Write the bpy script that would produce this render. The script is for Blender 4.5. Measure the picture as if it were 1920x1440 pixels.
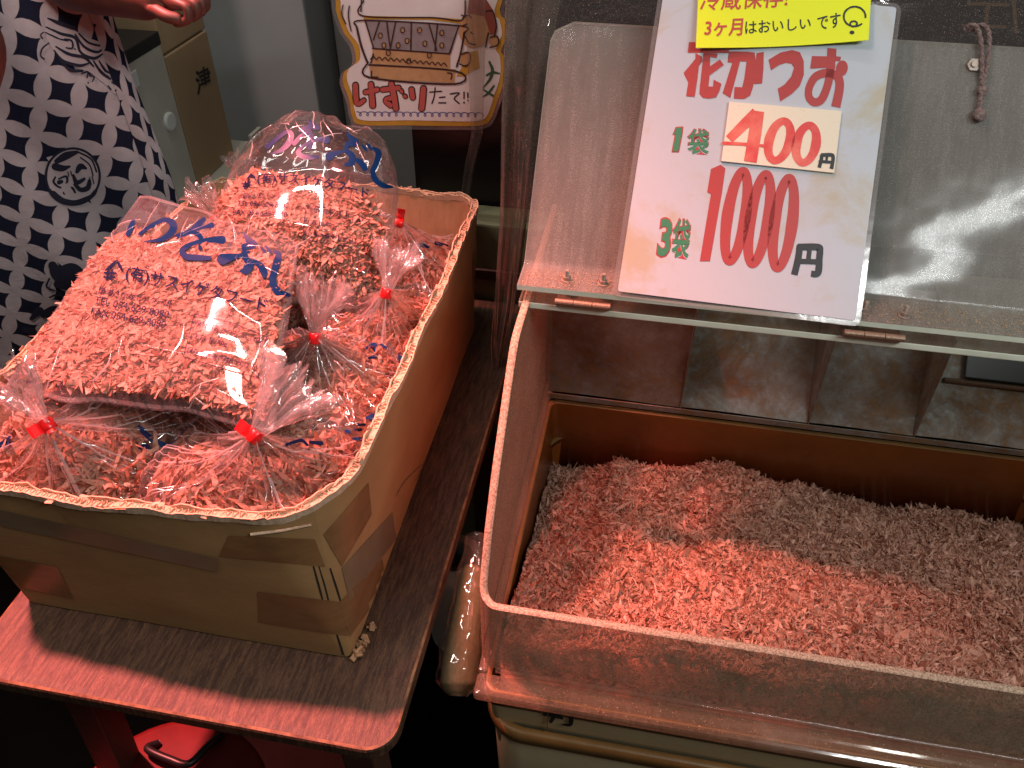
import bpy, bmesh, math, random
import numpy as np
from mathutils import Vector, Matrix
from mathutils.bvhtree import BVHTree

for o in list(bpy.data.objects):
    bpy.data.objects.remove(o)
scene = bpy.context.scene
COL = scene.collection
RAD = math.radians

# ------------------------------------------------------------------ camera
YAW, PITCH, ROLL, FPX, CAMH = 0.178088, 0.698127, -0.0062347, 1522.935, 0.80
def cam_basis():
    cy, sy, cp, sp = math.cos(YAW), math.sin(YAW), math.cos(PITCH), math.sin(PITCH)
    f = np.array([-sy*cp, cy*cp, -sp]); r = np.array([cy, sy, 0.0]); d = np.cross(f, r)
    c, s = math.cos(ROLL), math.sin(ROLL)
    return np.array([c*r + s*d, -s*r + c*d, f])
CB = cam_basis()
CAM = np.array([0.0, 0.0, CAMH])
cam = bpy.data.cameras.new('camera')
cam.sensor_fit = 'HORIZONTAL'; cam.sensor_width = 36.0; cam.lens = FPX/1920*36.0
cam.clip_start = 0.02; cam.clip_end = 50
camo = bpy.data.objects.new('camera', cam); COL.objects.link(camo)
camo.matrix_world = Matrix(((CB[0][0], -CB[1][0], -CB[2][0], CAM[0]), (CB[0][1], -CB[1][1], -CB[2][1], CAM[1]),
                            (CB[0][2], -CB[1][2], -CB[2][2], CAM[2]), (0, 0, 0, 1)))
scene.camera = camo
# where a point measured in the photograph lies on a plane of the place
def ray(x, y): return CB.T @ np.array([(x-960)/FPX, (y-720)/FPX, 1.0])
def onz(x, y, z): d = ray(x, y); return CAM + d*((z-CAM[2])/d[2])
def ony(x, y, Y): d = ray(x, y); return CAM + d*(Y/d[1])
def onx(x, y, X): d = ray(x, y); return CAM + d*(X/d[0])

# ------------------------------------------------------------------ light
w = bpy.data.worlds.new('World'); scene.world = w; w.use_nodes = True
w.node_tree.nodes['Background'].inputs[0].default_value = (1.0, 0.90, 0.80, 1)
w.node_tree.nodes['Background'].inputs[1].default_value = 0.05
def lamp(name, kind, loc, target, energy, color, **kw):
    l = bpy.data.lights.new(name, kind); l.energy = energy; l.color = color
    for k, v in kw.items(): setattr(l, k, v)
    o = bpy.data.objects.new(name, l); COL.objects.link(o); o.location = loc
    o.rotation_euler = (Vector(target)-Vector(loc)).to_track_quat('-Z', 'Y').to_euler()
    return o
lamp('red_stall_lamp', 'SPOT', (-1.85, 1.25, 3.1), (-0.50, 0.67, 0.1), 2150, (1.0, 0.210, 0.200),
     spot_size=RAD(17), spot_blend=0.35, shadow_soft_size=0.10)
lamp('red_stall_lamp', 'SPOT', (-1.12, 0.84, 3.0), (0.06, 0.66, 0.0), 980, (1.0, 0.255, 0.20),
     spot_size=RAD(11.5), spot_blend=1.0, shadow_soft_size=0.13)
lamp('white_tube_lamp', 'AREA', (0.80, 0.08, 1.30), (0.20, 0.76, 0.25), 11, (0.96, 1.0, 0.99), shape='RECTANGLE', size=0.9, size_y=0.05)
lamp('background_fill_light', 'AREA', (-0.85, 1.30, 2.4), (-0.85, 1.75, 0.0), 12, (1.0, 0.97, 0.90), shape='RECTANGLE', size=1.0, size_y=0.05)  # unseen fill, added to brighten the grey cabinets at the back
lamp('pink_fill_light', 'AREA', (-0.80, 0.36, 1.75), (-0.60, 1.15, 0.3), 9, (1.0, 0.68, 0.60), shape='DISK', size=0.30)  # added pink fill for the apron and poster
lamp('ceiling_tube_lamp', 'AREA', (-0.75, 0.05, 2.3), (-0.70, 0.40, 0.0), 3.2, (1.0, 0.98, 0.94), shape='RECTANGLE', size=1.2, size_y=0.03)  # these ceiling tubes are added so the bag film catches highlights
lamp('ceiling_tube_lamp', 'AREA', (-0.10, 1.00, 2.45), (-0.20, 0.90, 0.0), 2.5, (1.0, 0.98, 0.94), shape='RECTANGLE', size=1.2, size_y=0.03)
lamp('ceiling_tube_lamp', 'AREA', (-1.40, 0.90, 2.2), (-0.50, 0.80, 0.0), 1.5, (1.0, 0.98, 0.94), shape='RECTANGLE', size=0.03, size_y=1.2)
vs = scene.view_settings
vs.view_transform = 'Standard'; vs.look = 'None'; vs.exposure = 0.0; vs.gamma = 1.0; vs.use_curve_mapping = False
cy = scene.cycles
cy.transparent_max_bounces = 40; cy.max_bounces = 9; cy.diffuse_bounces = 4; cy.glossy_bounces = 4
cy.transmission_bounces = 6; cy.caustics_reflective = False; cy.caustics_refractive = False
cy.use_denoising = True; cy.sample_clamp_indirect = 6.0

# ------------------------------------------------------------------ object helpers
def thing(name, label, cat, loc=(0, 0, 0), group=None):
    o = bpy.data.objects.new(name, None); COL.objects.link(o); o.location = loc; o.empty_display_size = .02
    o['label'] = label; o['category'] = cat
    if group: o['group'] = group
    return o
def tag(o, label, cat, group=None, kind=None):
    o['label'] = label; o['category'] = cat
    if group: o['group'] = group
    if kind: o['kind'] = kind
    return o
def root_loc(p):
    return p.location.copy() if p.type == 'EMPTY' else Vector((0, 0, 0))
def part(name, verts, faces, mats, parent=None, smooth=True, fmi=None, kind=None, label=None, tone=None):
    me = bpy.data.meshes.new(name)
    verts = np.asarray(verts, dtype=np.float64)
    if isinstance(faces, np.ndarray):
        nf, k = faces.shape
        me.vertices.add(len(verts)); me.vertices.foreach_set('co', verts.astype(np.float32).ravel())
        me.loops.add(nf*k); me.loops.foreach_set('vertex_index', faces.astype(np.int32).ravel())
        me.polygons.add(nf)
        me.polygons.foreach_set('loop_start', np.arange(0, nf*k, k, dtype=np.int32))
        me.polygons.foreach_set('loop_total', np.full(nf, k, dtype=np.int32))
        me.update(calc_edges=True)
    else:
        me.from_pydata([tuple(v) for v in verts], [], [tuple(int(i) for i in f) for f in faces]); me.update()
    me.validate()
    for m in (mats if isinstance(mats, (list, tuple)) else [mats]): me.materials.append(m)
    if fmi is not None and len(fmi) == len(me.polygons): me.polygons.foreach_set('material_index', np.asarray(fmi, dtype=np.int32))
    me.polygons.foreach_set('use_smooth', [bool(smooth)]*len(me.polygons))
    if tone is not None:
        a = me.attributes.new('tone', 'FLOAT', 'POINT'); a.data.foreach_set('value', np.asarray(tone, dtype=np.float32))
    o = bpy.data.objects.new(name, me); COL.objects.link(o)
    if parent is not None:
        o.parent = parent; o.matrix_parent_inverse = Matrix.Translation(-root_loc(parent))
    if kind: o['kind'] = kind
    if label: o['label'] = label
    return o
class MB:
    """collects shapes into one mesh"""
    def __init__(s): s.v = []; s.f = []; s.n = 0; s.m = []
    def add(s, v, f, mi=0):
        v = np.asarray(v, float)
        s.v.append(v); s.f += [tuple(int(i)+s.n for i in q) for q in f]; s.m += [mi]*len(f); s.n += len(v); return s
    def build(s, name, mats, parent=None, smooth=False, **k):
        return part(name, np.concatenate(s.v), s.f, mats, parent, smooth, fmi=s.m if isinstance(mats, (list, tuple)) else None, **k)
def gridf(n, m, wn=False, wm=False):
    I = np.arange(n if wn else n-1); J = np.arange(m if wm else m-1)
    i, j = np.meshgrid(I, J, indexing='ij'); i2 = (i+1) % n; j2 = (j+1) % m
    return np.stack([i*m+j, i2*m+j, i2*m+j2, i*m+j2], -1).reshape(-1, 4)
def bevbox(x0, x1, y0, y1, z0, z1, b=0.002, seg=2):
    bm = bmesh.new(); bmesh.ops.create_cube(bm, size=1)
    for v in bm.verts: v.co = Vector(((x0+x1)/2+v.co.x*(x1-x0), (y0+y1)/2+v.co.y*(y1-y0), (z0+z1)/2+v.co.z*(z1-z0)))
    if b > 0: bmesh.ops.bevel(bm, geom=bm.edges[:], offset=b, segments=seg, profile=.6, affect='EDGES')
    bm.verts.ensure_lookup_table(); bm.verts.index_update()
    v = [tuple(q.co) for q in bm.verts]; f = [[q.index for q in p.verts] for p in bm.faces]; bm.free(); return v, f
def tube(P, r, seg=10, caps=True):
    P = np.asarray(P, float); n = len(P); r = np.full(n, r) if np.isscalar(r) else np.asarray(r)
    T = np.gradient(P, axis=0); T /= np.linalg.norm(T, axis=1)[:, None]+1e-12
    u = np.cross(T[0], [0, 0, 1.0]); u = u if np.linalg.norm(u) > .1 else np.cross(T[0], [0, 1.0, 0])
    V = []
    for i in range(n):
        u = u-T[i]*np.dot(u, T[i]); u /= np.linalg.norm(u); b = np.cross(T[i], u)
        for k in range(seg):
            a = 2*math.pi*k/seg; V.append(P[i]+r[i]*(math.cos(a)*u+math.sin(a)*b))
    F = [tuple(q) for q in gridf(n, seg, wm=True)]
    if caps: F += [tuple(range(seg))[::-1], tuple((n-1)*seg+k for k in range(seg))]
    return V, F
def catmull(P, n=8, closed=False):
    P = np.asarray(P, float); out = []
    N = len(P); R = N if closed else N-1
    for i in range(R):
        if closed: a, b, c, d = P[(i-1) % N], P[i], P[(i+1) % N], P[(i+2) % N]
        else: a, b, c, d = P[max(i-1, 0)], P[i], P[i+1], P[min(i+2, N-1)]
        for k in range(n):
            t = k/n
            out.append(.5*((2*b)+(c-a)*t+(2*a-5*b+4*c-d)*t*t+(3*b-a-3*c+d)*t**3))
    if not closed: out.append(P[-1])
    return np.array(out)
RNG = np.random.default_rng(7)
def vnoise(p, scale=1.0, seed=0, octaves=3):
    """cheap smooth noise from summed sines, p (...,k)"""
    r = np.random.default_rng(seed); p = np.asarray(p, float)*scale; out = 0; amp = 1
    for o in range(octaves):
        for _ in range(4):
            k = r.normal(size=p.shape[-1]); k /= np.linalg.norm(k); out = out+amp*np.sin(p @ k*(2**o)*2+r.uniform(0, 6.28))*.35
        amp *= .55
    return out

# ------------------------------------------------------------------ material helpers
class NT:
    def __init__(s, name):
        s.m = bpy.data.materials.new(name); s.m.use_nodes = True; s.t = s.m.node_tree; s.t.nodes.clear()
        s.out = s.t.nodes.new('ShaderNodeOutputMaterial'); s.tc = None
    def n(s, kind, ins=None, **kw):
        q = s.t.nodes.new(kind)
        for k, v in kw.items(): setattr(q, k, v)
        for k, v in (ins or {}).items():
            if isinstance(v, bpy.types.NodeSocket): s.t.links.new(v, q.inputs[k])
            else: q.inputs[k].default_value = v
        return q
    def co(s, scale=(1, 1, 1), rot=(0, 0, 0)):
        if s.tc is None: s.tc = s.n('ShaderNodeTexCoord')
        return s.n('ShaderNodeMapping', {'Vector': s.tc.outputs['Object'], 'Scale': scale, 'Rotation': rot}).outputs[0]
    def noise(s, scale, detail=4, rough=.6, vec=None, dist=0):
        return s.n('ShaderNodeTexNoise', {'Vector': vec or s.co(), 'Scale': scale, 'Detail': detail, 'Roughness': rough, 'Distortion': dist}).outputs['Fac']
    def ramp(s, fac, a, b, lo=(0, 0, 0, 1), hi=(1, 1, 1, 1)):
        q = s.n('ShaderNodeValToRGB', {'Fac': fac}); e = q.color_ramp.elements
        e[0].position = a; e[1].position = b; e[0].color = lo; e[1].color = hi
        return q.outputs[0]
    def mixc(s, f, a, b, mode='MIX'):
        q = s.n('ShaderNodeMix', data_type='RGBA', blend_type=mode)
        for i, v in ((0, f), (6, a), (7, b)):
            if isinstance(v, bpy.types.NodeSocket): s.t.links.new(v, q.inputs[i])
            else: q.inputs[i].default_value = v
        return q.outputs[2]
    def math(s, op, a, b=0.0, clamp=False):
        q = s.n('ShaderNodeMath', operation=op, use_clamp=clamp)
        for i, v in ((0, a), (1, b)):
            if isinstance(v, bpy.types.NodeSocket): s.t.links.new(v, q.inputs[i])
            else: q.inputs[i].default_value = v
        return q.outputs[0]
    def bump(s, h, strength=.3, dist=.001): return s.n('ShaderNodeBump', {'Height': h, 'Strength': strength, 'Distance': dist}).outputs[0]
    def mixs(s, f, a, b): 
        q = s.n('ShaderNodeMixShader')
        if isinstance(f, bpy.types.NodeSocket): s.t.links.new(f, q.inputs[0])
        else: q.inputs[0].default_value = f
        s.t.links.new(a, q.inputs[1]); s.t.links.new(b, q.inputs[2]); return q.outputs[0]
    def done(s, sh): s.t.links.new(sh, s.out.inputs[0]); return s.m
def C4(c): return (c[0], c[1], c[2], 1)
def plain(name, c, rough=.6, c2=None, scale=40, lo=.35, hi=.7, bump=0, bscale=300, metal=0, spec=.5, stretch=(1, 1, 1), coat=0):
    t = NT(name); col = C4(c)
    v = t.co(stretch)
    if c2 is not None: col = t.mixc(t.ramp(t.noise(scale, 5, .65, v), lo, hi), C4(c), C4(c2))
    ins = {'Base Color': col, 'Roughness': rough, 'Metallic': metal, 'Specular IOR Level': spec, 'Coat Weight': coat}
    if bump: ins['Normal'] = t.bump(t.noise(bscale, 4, .6, v), bump, .001)
    return t.done(t.n('ShaderNodeBsdfPrincipled', ins).outputs[0])
def film(name, haze=.05, rough=.07, tint=(1, 1, 1), refl=.06, edge=.55, wr=.25, wscale=45, speck=0.0, speck_col=(.8, .7, .6)):
    """thin clear plastic film: mostly see-through, mirror-like at grazing angles, a little milky"""
    t = NT(name)
    nrm = t.bump(t.noise(wscale, 3, .5, t.co(), .8), wr, .004)
    lw = t.n('ShaderNodeLayerWeight', {'Blend': .35, 'Normal': nrm}).outputs['Facing']
    f = t.math('ADD', t.math('MULTIPLY', t.math('POWER', lw, 2.5), edge), refl, True)
    tr = t.n('ShaderNodeBsdfTransparent', {'Color': C4(tint)}).outputs[0]
    gl = t.n('ShaderNodeBsdfGlossy', {'Color': (1, 1, 1, 1), 'Roughness': rough, 'Normal': nrm}).outputs[0]
    sh = t.mixs(f, tr, gl)
    mk = t.mixs(.5, t.n('ShaderNodeBsdfDiffuse', {'Color': (.85, .8, .8, 1)}).outputs[0], t.n('ShaderNodeBsdfTranslucent', {'Color': (.85, .8, .8, 1)}).outputs[0])
    sh = t.mixs(haze, sh, mk)
    if speck:
        sp = t.ramp(t.noise(900, 2, .5), .66, .70)
        sh = t.mixs(t.math('MULTIPLY', sp, speck), sh, t.n('ShaderNodeBsdfDiffuse', {'Color': C4(speck_col)}).outputs[0])
    return t.done(sh)
def acrylic(name, dust=.4, tint=(.9, .9, .88), dust_col=(.55, .42, .32), spk=700, low=9, rough=.12, refl=.06, lo=.25, hi=.75, base=.1, bump=0.05, trl=.45, spa=.75):
    """clear plate with a layer of fine fish dust on it"""
    t = NT(name)
    lowf = t.ramp(t.noise(low, 5, .6), lo, hi)
    sp = t.ramp(t.noise(spk, 3, .7), .38, .66)
    d = t.math('MULTIPLY', t.math('ADD', t.math('MULTIPLY', lowf, .7), .3), t.math('ADD', t.math('MULTIPLY', sp, spa), .35+(.75-spa)*.5))
    sk_ = t.ramp(t.noise(5, 5, .7, t.co((26, 3, 3), (.4, .5, .35))), .40, .68)
    d = t.math('ADD', t.math('MULTIPLY', t.math('MULTIPLY', d, dust), t.math('ADD', t.math('MULTIPLY', sk_, .55), .70)), base, True)
    lw = t.n('ShaderNodeLayerWeight', {'Blend': .3}).outputs['Facing']
    f = t.math('ADD', t.math('MULTIPLY', t.math('POWER', lw, 3.0), .5), refl, True)
    nrm = t.bump(t.noise(14, 2, .5), bump, .02)
    cl = t.mixs(f, t.n('ShaderNodeBsdfTransparent', {'Color': C4(tint)}).outputs[0], t.n('ShaderNodeBsdfGlossy', {'Roughness': rough, 'Normal': nrm}).outputs[0])
    dc = t.mixc(sp, C4([q*.6 for q in dust_col]), C4(dust_col))
    du = t.mixs(trl, t.n('ShaderNodeBsdfDiffuse', {'Color': dc}).outputs[0], t.n('ShaderNodeBsdfTranslucent', {'Color': dc}).outputs[0])
    return t.done(t.mixs(d, cl, du))
def flake_mat(name, a, b, dark):
    t = NT(name)
    at = t.n('ShaderNodeAttribute', attribute_name='tone').outputs['Fac']
    q = t.n('ShaderNodeValToRGB', {'Fac': at}); e = q.color_ramp.elements
    e[0].position = 0; e[0].color = C4(dark); e[1].position = 1; e[1].color = C4(b)
    k = e.new(.14); k.color = C4([.5*(dark[i]+a[i]) for i in range(3)]); k = e.new(.35); k.color = C4(a)
    c = t.mixc(t.ramp(t.noise(260, 3, .6), .4, .75), q.outputs[0], t.mixc(.5, q.outputs[0], C4(dark)))
    sh = t.mixs(.46, t.n('ShaderNodeBsdfPrincipled', {'Base Color': c, 'Roughness': .55, 'Specular IOR Level': .35}).outputs[0],
                t.n('ShaderNodeBsdfTranslucent', {'Color': c}).outputs[0])
    return t.done(sh)

M = {}
M['flake'] = flake_mat('bonito_flake', (.58, .325, .225), (.84, .55, .42), (.24, .08, .045))
M['flake_core'] = plain('packed_flake', (.40, .19, .13), .9, (.56, .32, .23), 120, bump=.5, bscale=260)
M['film'] = film('bag_film', .035, .05, refl=.12, edge=.65, wr=.03, wscale=20)
M['film_front'] = film('bag_film_flat', .06, .05, refl=.085, edge=.6, wr=.03, wscale=14)
t = NT('folded_film')
M['crease'] = t.done(t.mixs(.40, t.mixs(.52, t.n('ShaderNodeBsdfTransparent').outputs[0], t.n('ShaderNodeBsdfGlossy', {'Roughness': .22}).outputs[0]),
      t.mixs(.5, t.n('ShaderNodeBsdfDiffuse', {'Color': (.9, .86, .86, 1)}).outputs[0], t.n('ShaderNodeBsdfTranslucent', {'Color': (.9, .86, .86, 1)}).outputs[0])))
M['film_tuft'] = film('gathered_film', .16, .10, refl=.12, edge=.7, wr=.12, wscale=60)
M['film_rear'] = film('bag_film_upright', .03, .045, refl=.11, edge=.6, wr=.008, wscale=14, speck=.5)
M['curtain'] = film('vinyl_sheet', .05, .10, (.86, .85, .83), refl=.035, edge=.25, wr=.5, wscale=26, speck=.55, speck_col=(.6, .45, .33))
M['curtain_dusty'] = acrylic('dusty_vinyl', .50, (.84, .82, .80), (.58, .47, .40), 800, 12, .05, .22, .3, .7, .08, .5)
M['blue'] = plain('blue_print', (.001, .024, .095), .4, spec=.2)
M['blue_mid'] = plain('dark_blue_print', (.001, .010, .048), .6, spec=.08)
M['blue_small'] = plain('navy_print', (.004, .008, .045), .6, spec=.1)
M['red_tape'] = plain('red_tape', (.72, .012, .015), .28, spec=.6)
M['card'] = plain('cardboard', (.40, .228, .092), .75, (.31, .172, .068), 9, .3, .75, .25, 160, stretch=(1, 1, 2.5))
M['card_in'] = plain('cardboard_inside', (.46, .27, .14), .8, (.36, .20, .10), 30, bump=.2, bscale=120, stretch=(3, 3, .4))
M['card_edge'] = plain('torn_cardboard', (.66, .47, .32), .9, (.48, .32, .20), 160, bump=.5, bscale=500)
M['tape'] = plain('brown_tape', (.26, .130, .055), .28, (.20, .098, .040), 25, bump=.15, bscale=60, spec=.5, stretch=(1, 1, 4))
M['tape_clear'] = plain('matte_tape', (.235, .165, .10), .33, (.20, .138, .080), 20, bump=.1, bscale=60)
M['slit'] = plain('dark_slit', (.018, .012, .008), .9)
# wood
t = NT('stained_wood')
gr = t.noise(26, 6, .65, t.co((9, 1, 1)), .4); fine = t.noise(320, 4, .7, t.co((6, .5, 1)))
c = t.mixc(t.ramp(gr, .40, .62), C4((.046, .024, .014)), C4((.155, .082, .043)))
c = t.mixc(t.ramp(fine, .40, .70), c, C4((.026, .013, .009)))
c = t.mixc(t.ramp(t.noise(7, 4, .6), .62, .75), c, C4((.070, .040, .038)))
c = t.mixc(t.ramp(t.noise(900, 2, .6), .66, .72), c, C4((.30, .20, .14)))
M['wood'] = t.done(t.n('ShaderNodeBsdfPrincipled', {'Base Color': c, 'Roughness': t.math('ADD', t.math('MULTIPLY', fine, .25), .40), 'Specular IOR Level': .35, 'Normal': t.bump(fine, .35, .0008)}).outputs[0])
M['wood_worn'] = plain('worn_wood_edge', (.30, .16, .075), .5, (.11, .045, .022), 45, .38, .60, .3, 200, stretch=(1, 1, 1))
M['wood_dark'] = plain('dark_wood', (.050, .020, .012), .6, (.09, .038, .02), 60, stretch=(1, 8, 8), bump=.2, bscale=200)
M['acry_side'] = acrylic('case_side_acrylic', .62, (.92, .88, .84), (.38, .28, .19), 420, 10, .14, .05, .2, .7, .30, .05, .2)
M['acry'] = acrylic('case_acrylic', .34, (.93, .90, .87), (.50, .37, .28), 650, 7, .12, .05, .2, .8, .05)
M['acry_front'] = acrylic('case_front_acrylic', .55, (.92, .88, .84), (.70, .56, .40), 600, 12, .12, .05, .25, .7, .20, .05, .3, .55)
M['acry_lid'] = acrylic('lid_acrylic', .40, (.84, .85, .83), (.56, .54, .49), 900, 4, .10, .014, .2, .8, .16, .05, .22, .30)
M['rim'] = plain('dusty_rim', (.52, .39, .28), .8, (.22, .145, .095), 520, .42, .60, .8, 700)
M['acry_clear'] = acrylic('strip_acrylic', .22, (.95, .95, .92), (.50, .40, .28), 600, 14, .10, .05, .25, .7, .02, .05, .3, .6)
M['acry_flange'] = acrylic('case_flange_acrylic', .30, (.94, .91, .86), (.50, .39, .27), 600, 14, .10, .08, .25, .7, .05, .05, .3, .6)
M['acry_edge'] = plain('acrylic_cut_edge', (.80, .88, .74), .35, (.62, .66, .50), 18, .3, .8, spec=.5)
M['dust'] = plain('fish_dust', (.48, .33, .20), .9, (.30, .20, .12), 260, bump=.5, bscale=700)
t = NT('stained_steel')
n1 = t.noise(11, 7, .7, t.co(), .5); n2 = t.noise(60, 5, .75, t.co(), .3)
st = t.ramp(t.math('ADD', t.math('MULTIPLY', n1, .55), t.math('MULTIPLY', n2, .50)), .38, .60)
stain = t.mixc(t.ramp(n2, .4, .7), C4((.10, .055, .025)), C4((.27, .16, .08)))
M['steel'] = t.done(t.mixs(st, t.n('ShaderNodeBsdfPrincipled', {'Base Color': C4((.34, .33, .31)), 'Metallic': .35, 'Roughness': .55}).outputs[0],
      t.n('ShaderNodeBsdfPrincipled', {'Base Color': stain, 'Roughness': .75, 'Normal': t.bump(n2, .4, .002)}).outputs[0]))
M['metal'] = plain('bolt_steel', (.42, .36, .31), .38, (.26, .18, .13), 300, metal=.35)
M['hinge'] = plain('hinge_steel', (.30, .21, .15), .5, (.18, .11, .07), 500, metal=.6, bump=.2, bscale=900)
M['amber'] = plain('oily_shaded_plastic', (.24, .068, .011), .33, (.14, .036, .007), 8, .3, .75, spec=.5, coat=.2)  # beige tub's inner face: flake oil stain with inside shade in the colour
M['beige'] = plain('beige_plastic', (.84, .70, .43), .5, (.72, .56, .31), 9, .3, .75)
M['lip'] = plain('brown_lip_plastic', (.22, .115, .035), .42, (.14, .07, .022), 14)
M['black_ink'] = plain('black_ink', (.012, .012, .013), .6)
M['paper'] = plain('white_card', (.74, .73, .76), .35, (.56, .47, .34), 9, .60, .86, bump=.04, bscale=30, coat=.15)
t = NT('stained_white_card')
s1 = t.ramp(t.noise(8.5, 6, .68, t.co(), .6), .51, .66); s2 = t.ramp(t.noise(700, 2, .5), .66, .72)
c = t.mixc(t.math('MULTIPLY', s1, .85), C4((.45, .49, .54)), C4((.42, .37, .25)))
c = t.mixc(t.math('MULTIPLY', s2, .45), c, C4((.42, .36, .30)))
M['paper'] = t.done(t.n('ShaderNodeBsdfPrincipled', {'Base Color': c, 'Roughness': .42, 'Specular IOR Level': .4, 'Normal': t.bump(t.noise(22, 2, .5), .05, .01)}).outputs[0])
M['laminate'] = film('laminate', .12, .12, (.95, .95, .95), .06, .5, .1, 20)
M['cream'] = plain('cream_card', (.74, .67, .52), .6, (.60, .50, .36), 500, .60, .70)
M['yellow'] = plain('yellow_card', (.74, .82, .012), .5, (.55, .60, .02), 700, .64, .70)
M['sign_red'] = plain('red_letter', (.40, .036, .034), .5, (.33, .04, .038), 400)
M['marker'] = plain('red_marker', (.62, .050, .045), .45, (.74, .17, .12), 28, .40, .62)
M['ink_red'] = plain('red_pen', (.50, .06, .05), .6)
M['green'] = plain('green_letter', (.030, .20, .095), .6)
M['pen'] = plain('black_pen', (.016, .022, .026), .55)
M['poster'] = plain('poster_paper', (.84, .76, .74), .45, (.78, .68, .67), 18)
M['poster_y'] = plain('poster_yellow', (.60, .33, .045), .5, (.50, .26, .03), 60)
M['poster_o'] = plain('poster_orange', (.60, .33, .16), .6, (.50, .27, .12), 80)
M['poster_g'] = plain('poster_grey', (.33, .27, .27), .6, (.26, .20, .21), 60)
M['poster_r'] = plain('poster_red', (.52, .10, .085), .55)
M['poster_cap'] = plain('poster_brown', (.30, .075, .05), .6)
M['poster_ln'] = plain('poster_line', (.045, .016, .014), .6)
M['poster_bl'] = plain('poster_blue', (.14, .14, .36), .6)
M['poster_gn'] = plain('poster_green', (.05, .11, .055), .6)
M['cord'] = plain('braided_cord', (.23, .165, .145), .9, (.13, .085, .085), 420, .4, .6, .6, 900)
M['black'] = plain('black_panel', (.010, .009, .009), .3, spec=.4)
M['gold'] = plain('faded_gold_paint', (.10, .055, .02), .6)
M['grey'] = plain('grey_panel', (.44, .465, .47), .5, (.39, .41, .415), 4)
M['grey_d'] = plain('dark_grey_panel', (.20, .215, .21), .5, (.17, .185, .18), 4)
M['carton'] = plain('brown_carton', (.36, .25, .135), .7, (.30, .20, .105), 6)
M['appl'] = plain('pale_metal_box', (.48, .46, .38), .45, (.42, .40, .33), 12)
M['button'] = plain('white_button', (.62, .62, .58), .35)
M['floor'] = plain('dark_floor', (.008, .006, .005), .9, (.005, .004, .003), 6, spec=.02)
M['red_lid'] = plain('red_plastic', (.12, .009, .008), .6, (.09, .006, .006), 30, spec=.2)
M['black_pl'] = plain('black_plastic', (.012, .012, .012), .4)
M['powder'] = plain('fish_powder', (.34, .235, .11), .9, (.25, .165, .07), 160, bump=.4, bscale=400)
M['pale'] = plain('pale_plastic', (.42, .45, .42), .5)
M['olive'] = plain('olive_crate', (.22, .23, .13), .55, (.16, .17, .10), 12)
M['skin'] = plain('skin', (.13, .045, .032), .5, (.10, .034, .025), 30, bump=.1, bscale=250)
M['hair'] = plain('dark_hair', (.02, .015, .012), .6)
M['cloth_w'] = plain('apron_white', (.53, .49, .51), .85, (.44, .405, .42), 30)
M['cloth_n'] = plain('apron_navy', (.011, .014, .034), .85)
M['trouser'] = plain('dark_trousers', (.02, .02, .03), .9)
# apron cloth: interlocking circle print, laid out in the cloth's own measure
t = NT('apron_cloth')
uv = t.n('ShaderNodeUVMap', uv_map='cloth').outputs[0]
mp = t.n('ShaderNodeMapping', {'Vector': uv, 'Rotation': (0, 0, RAD(27)), 'Scale': (1/.051, 1/.051, 1)}).outputs[0]
sep = t.n('ShaderNodeSeparateXYZ', {'Vector': mp})
lx = t.math('ABSOLUTE', t.math('SUBTRACT', t.math('FRACT', sep.outputs[0]), .5)); ly = t.math('ABSOLUTE', t.math('SUBTRACT', t.math('FRACT', sep.outputs[1]), .5))
def hyp(a, b): return t.math('SQRT', t.math('ADD', t.math('MULTIPLY', a, a), t.math('MULTIPLY', b, b)))
d1 = hyp(t.math('SUBTRACT', 1.0, lx), ly); d2 = hyp(lx, t.math('SUBTRACT', 1.0, ly))
dd = t.math('ADD', t.math('MINIMUM', d1, d2), t.math('MULTIPLY', t.math('SUBTRACT', t.noise(60, 3, .6), .5), .05))
navy = t.ramp(dd, .728, .742)
c = t.mixc(navy, t.mixc(t.ramp(t.noise(26, 4, .6), .3, .7), C4((.54, .50, .52)), C4((.42, .385, .40))), C4((.011, .014, .034)))
M['apron'] = t.done(t.n('ShaderNodeBsdfPrincipled', {'Base Color': c, 'Roughness': .85, 'Specular IOR Level': .2, 'Normal': t.bump(t.noise(14, 4, .6), .5, .01)}).outputs[0])

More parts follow.
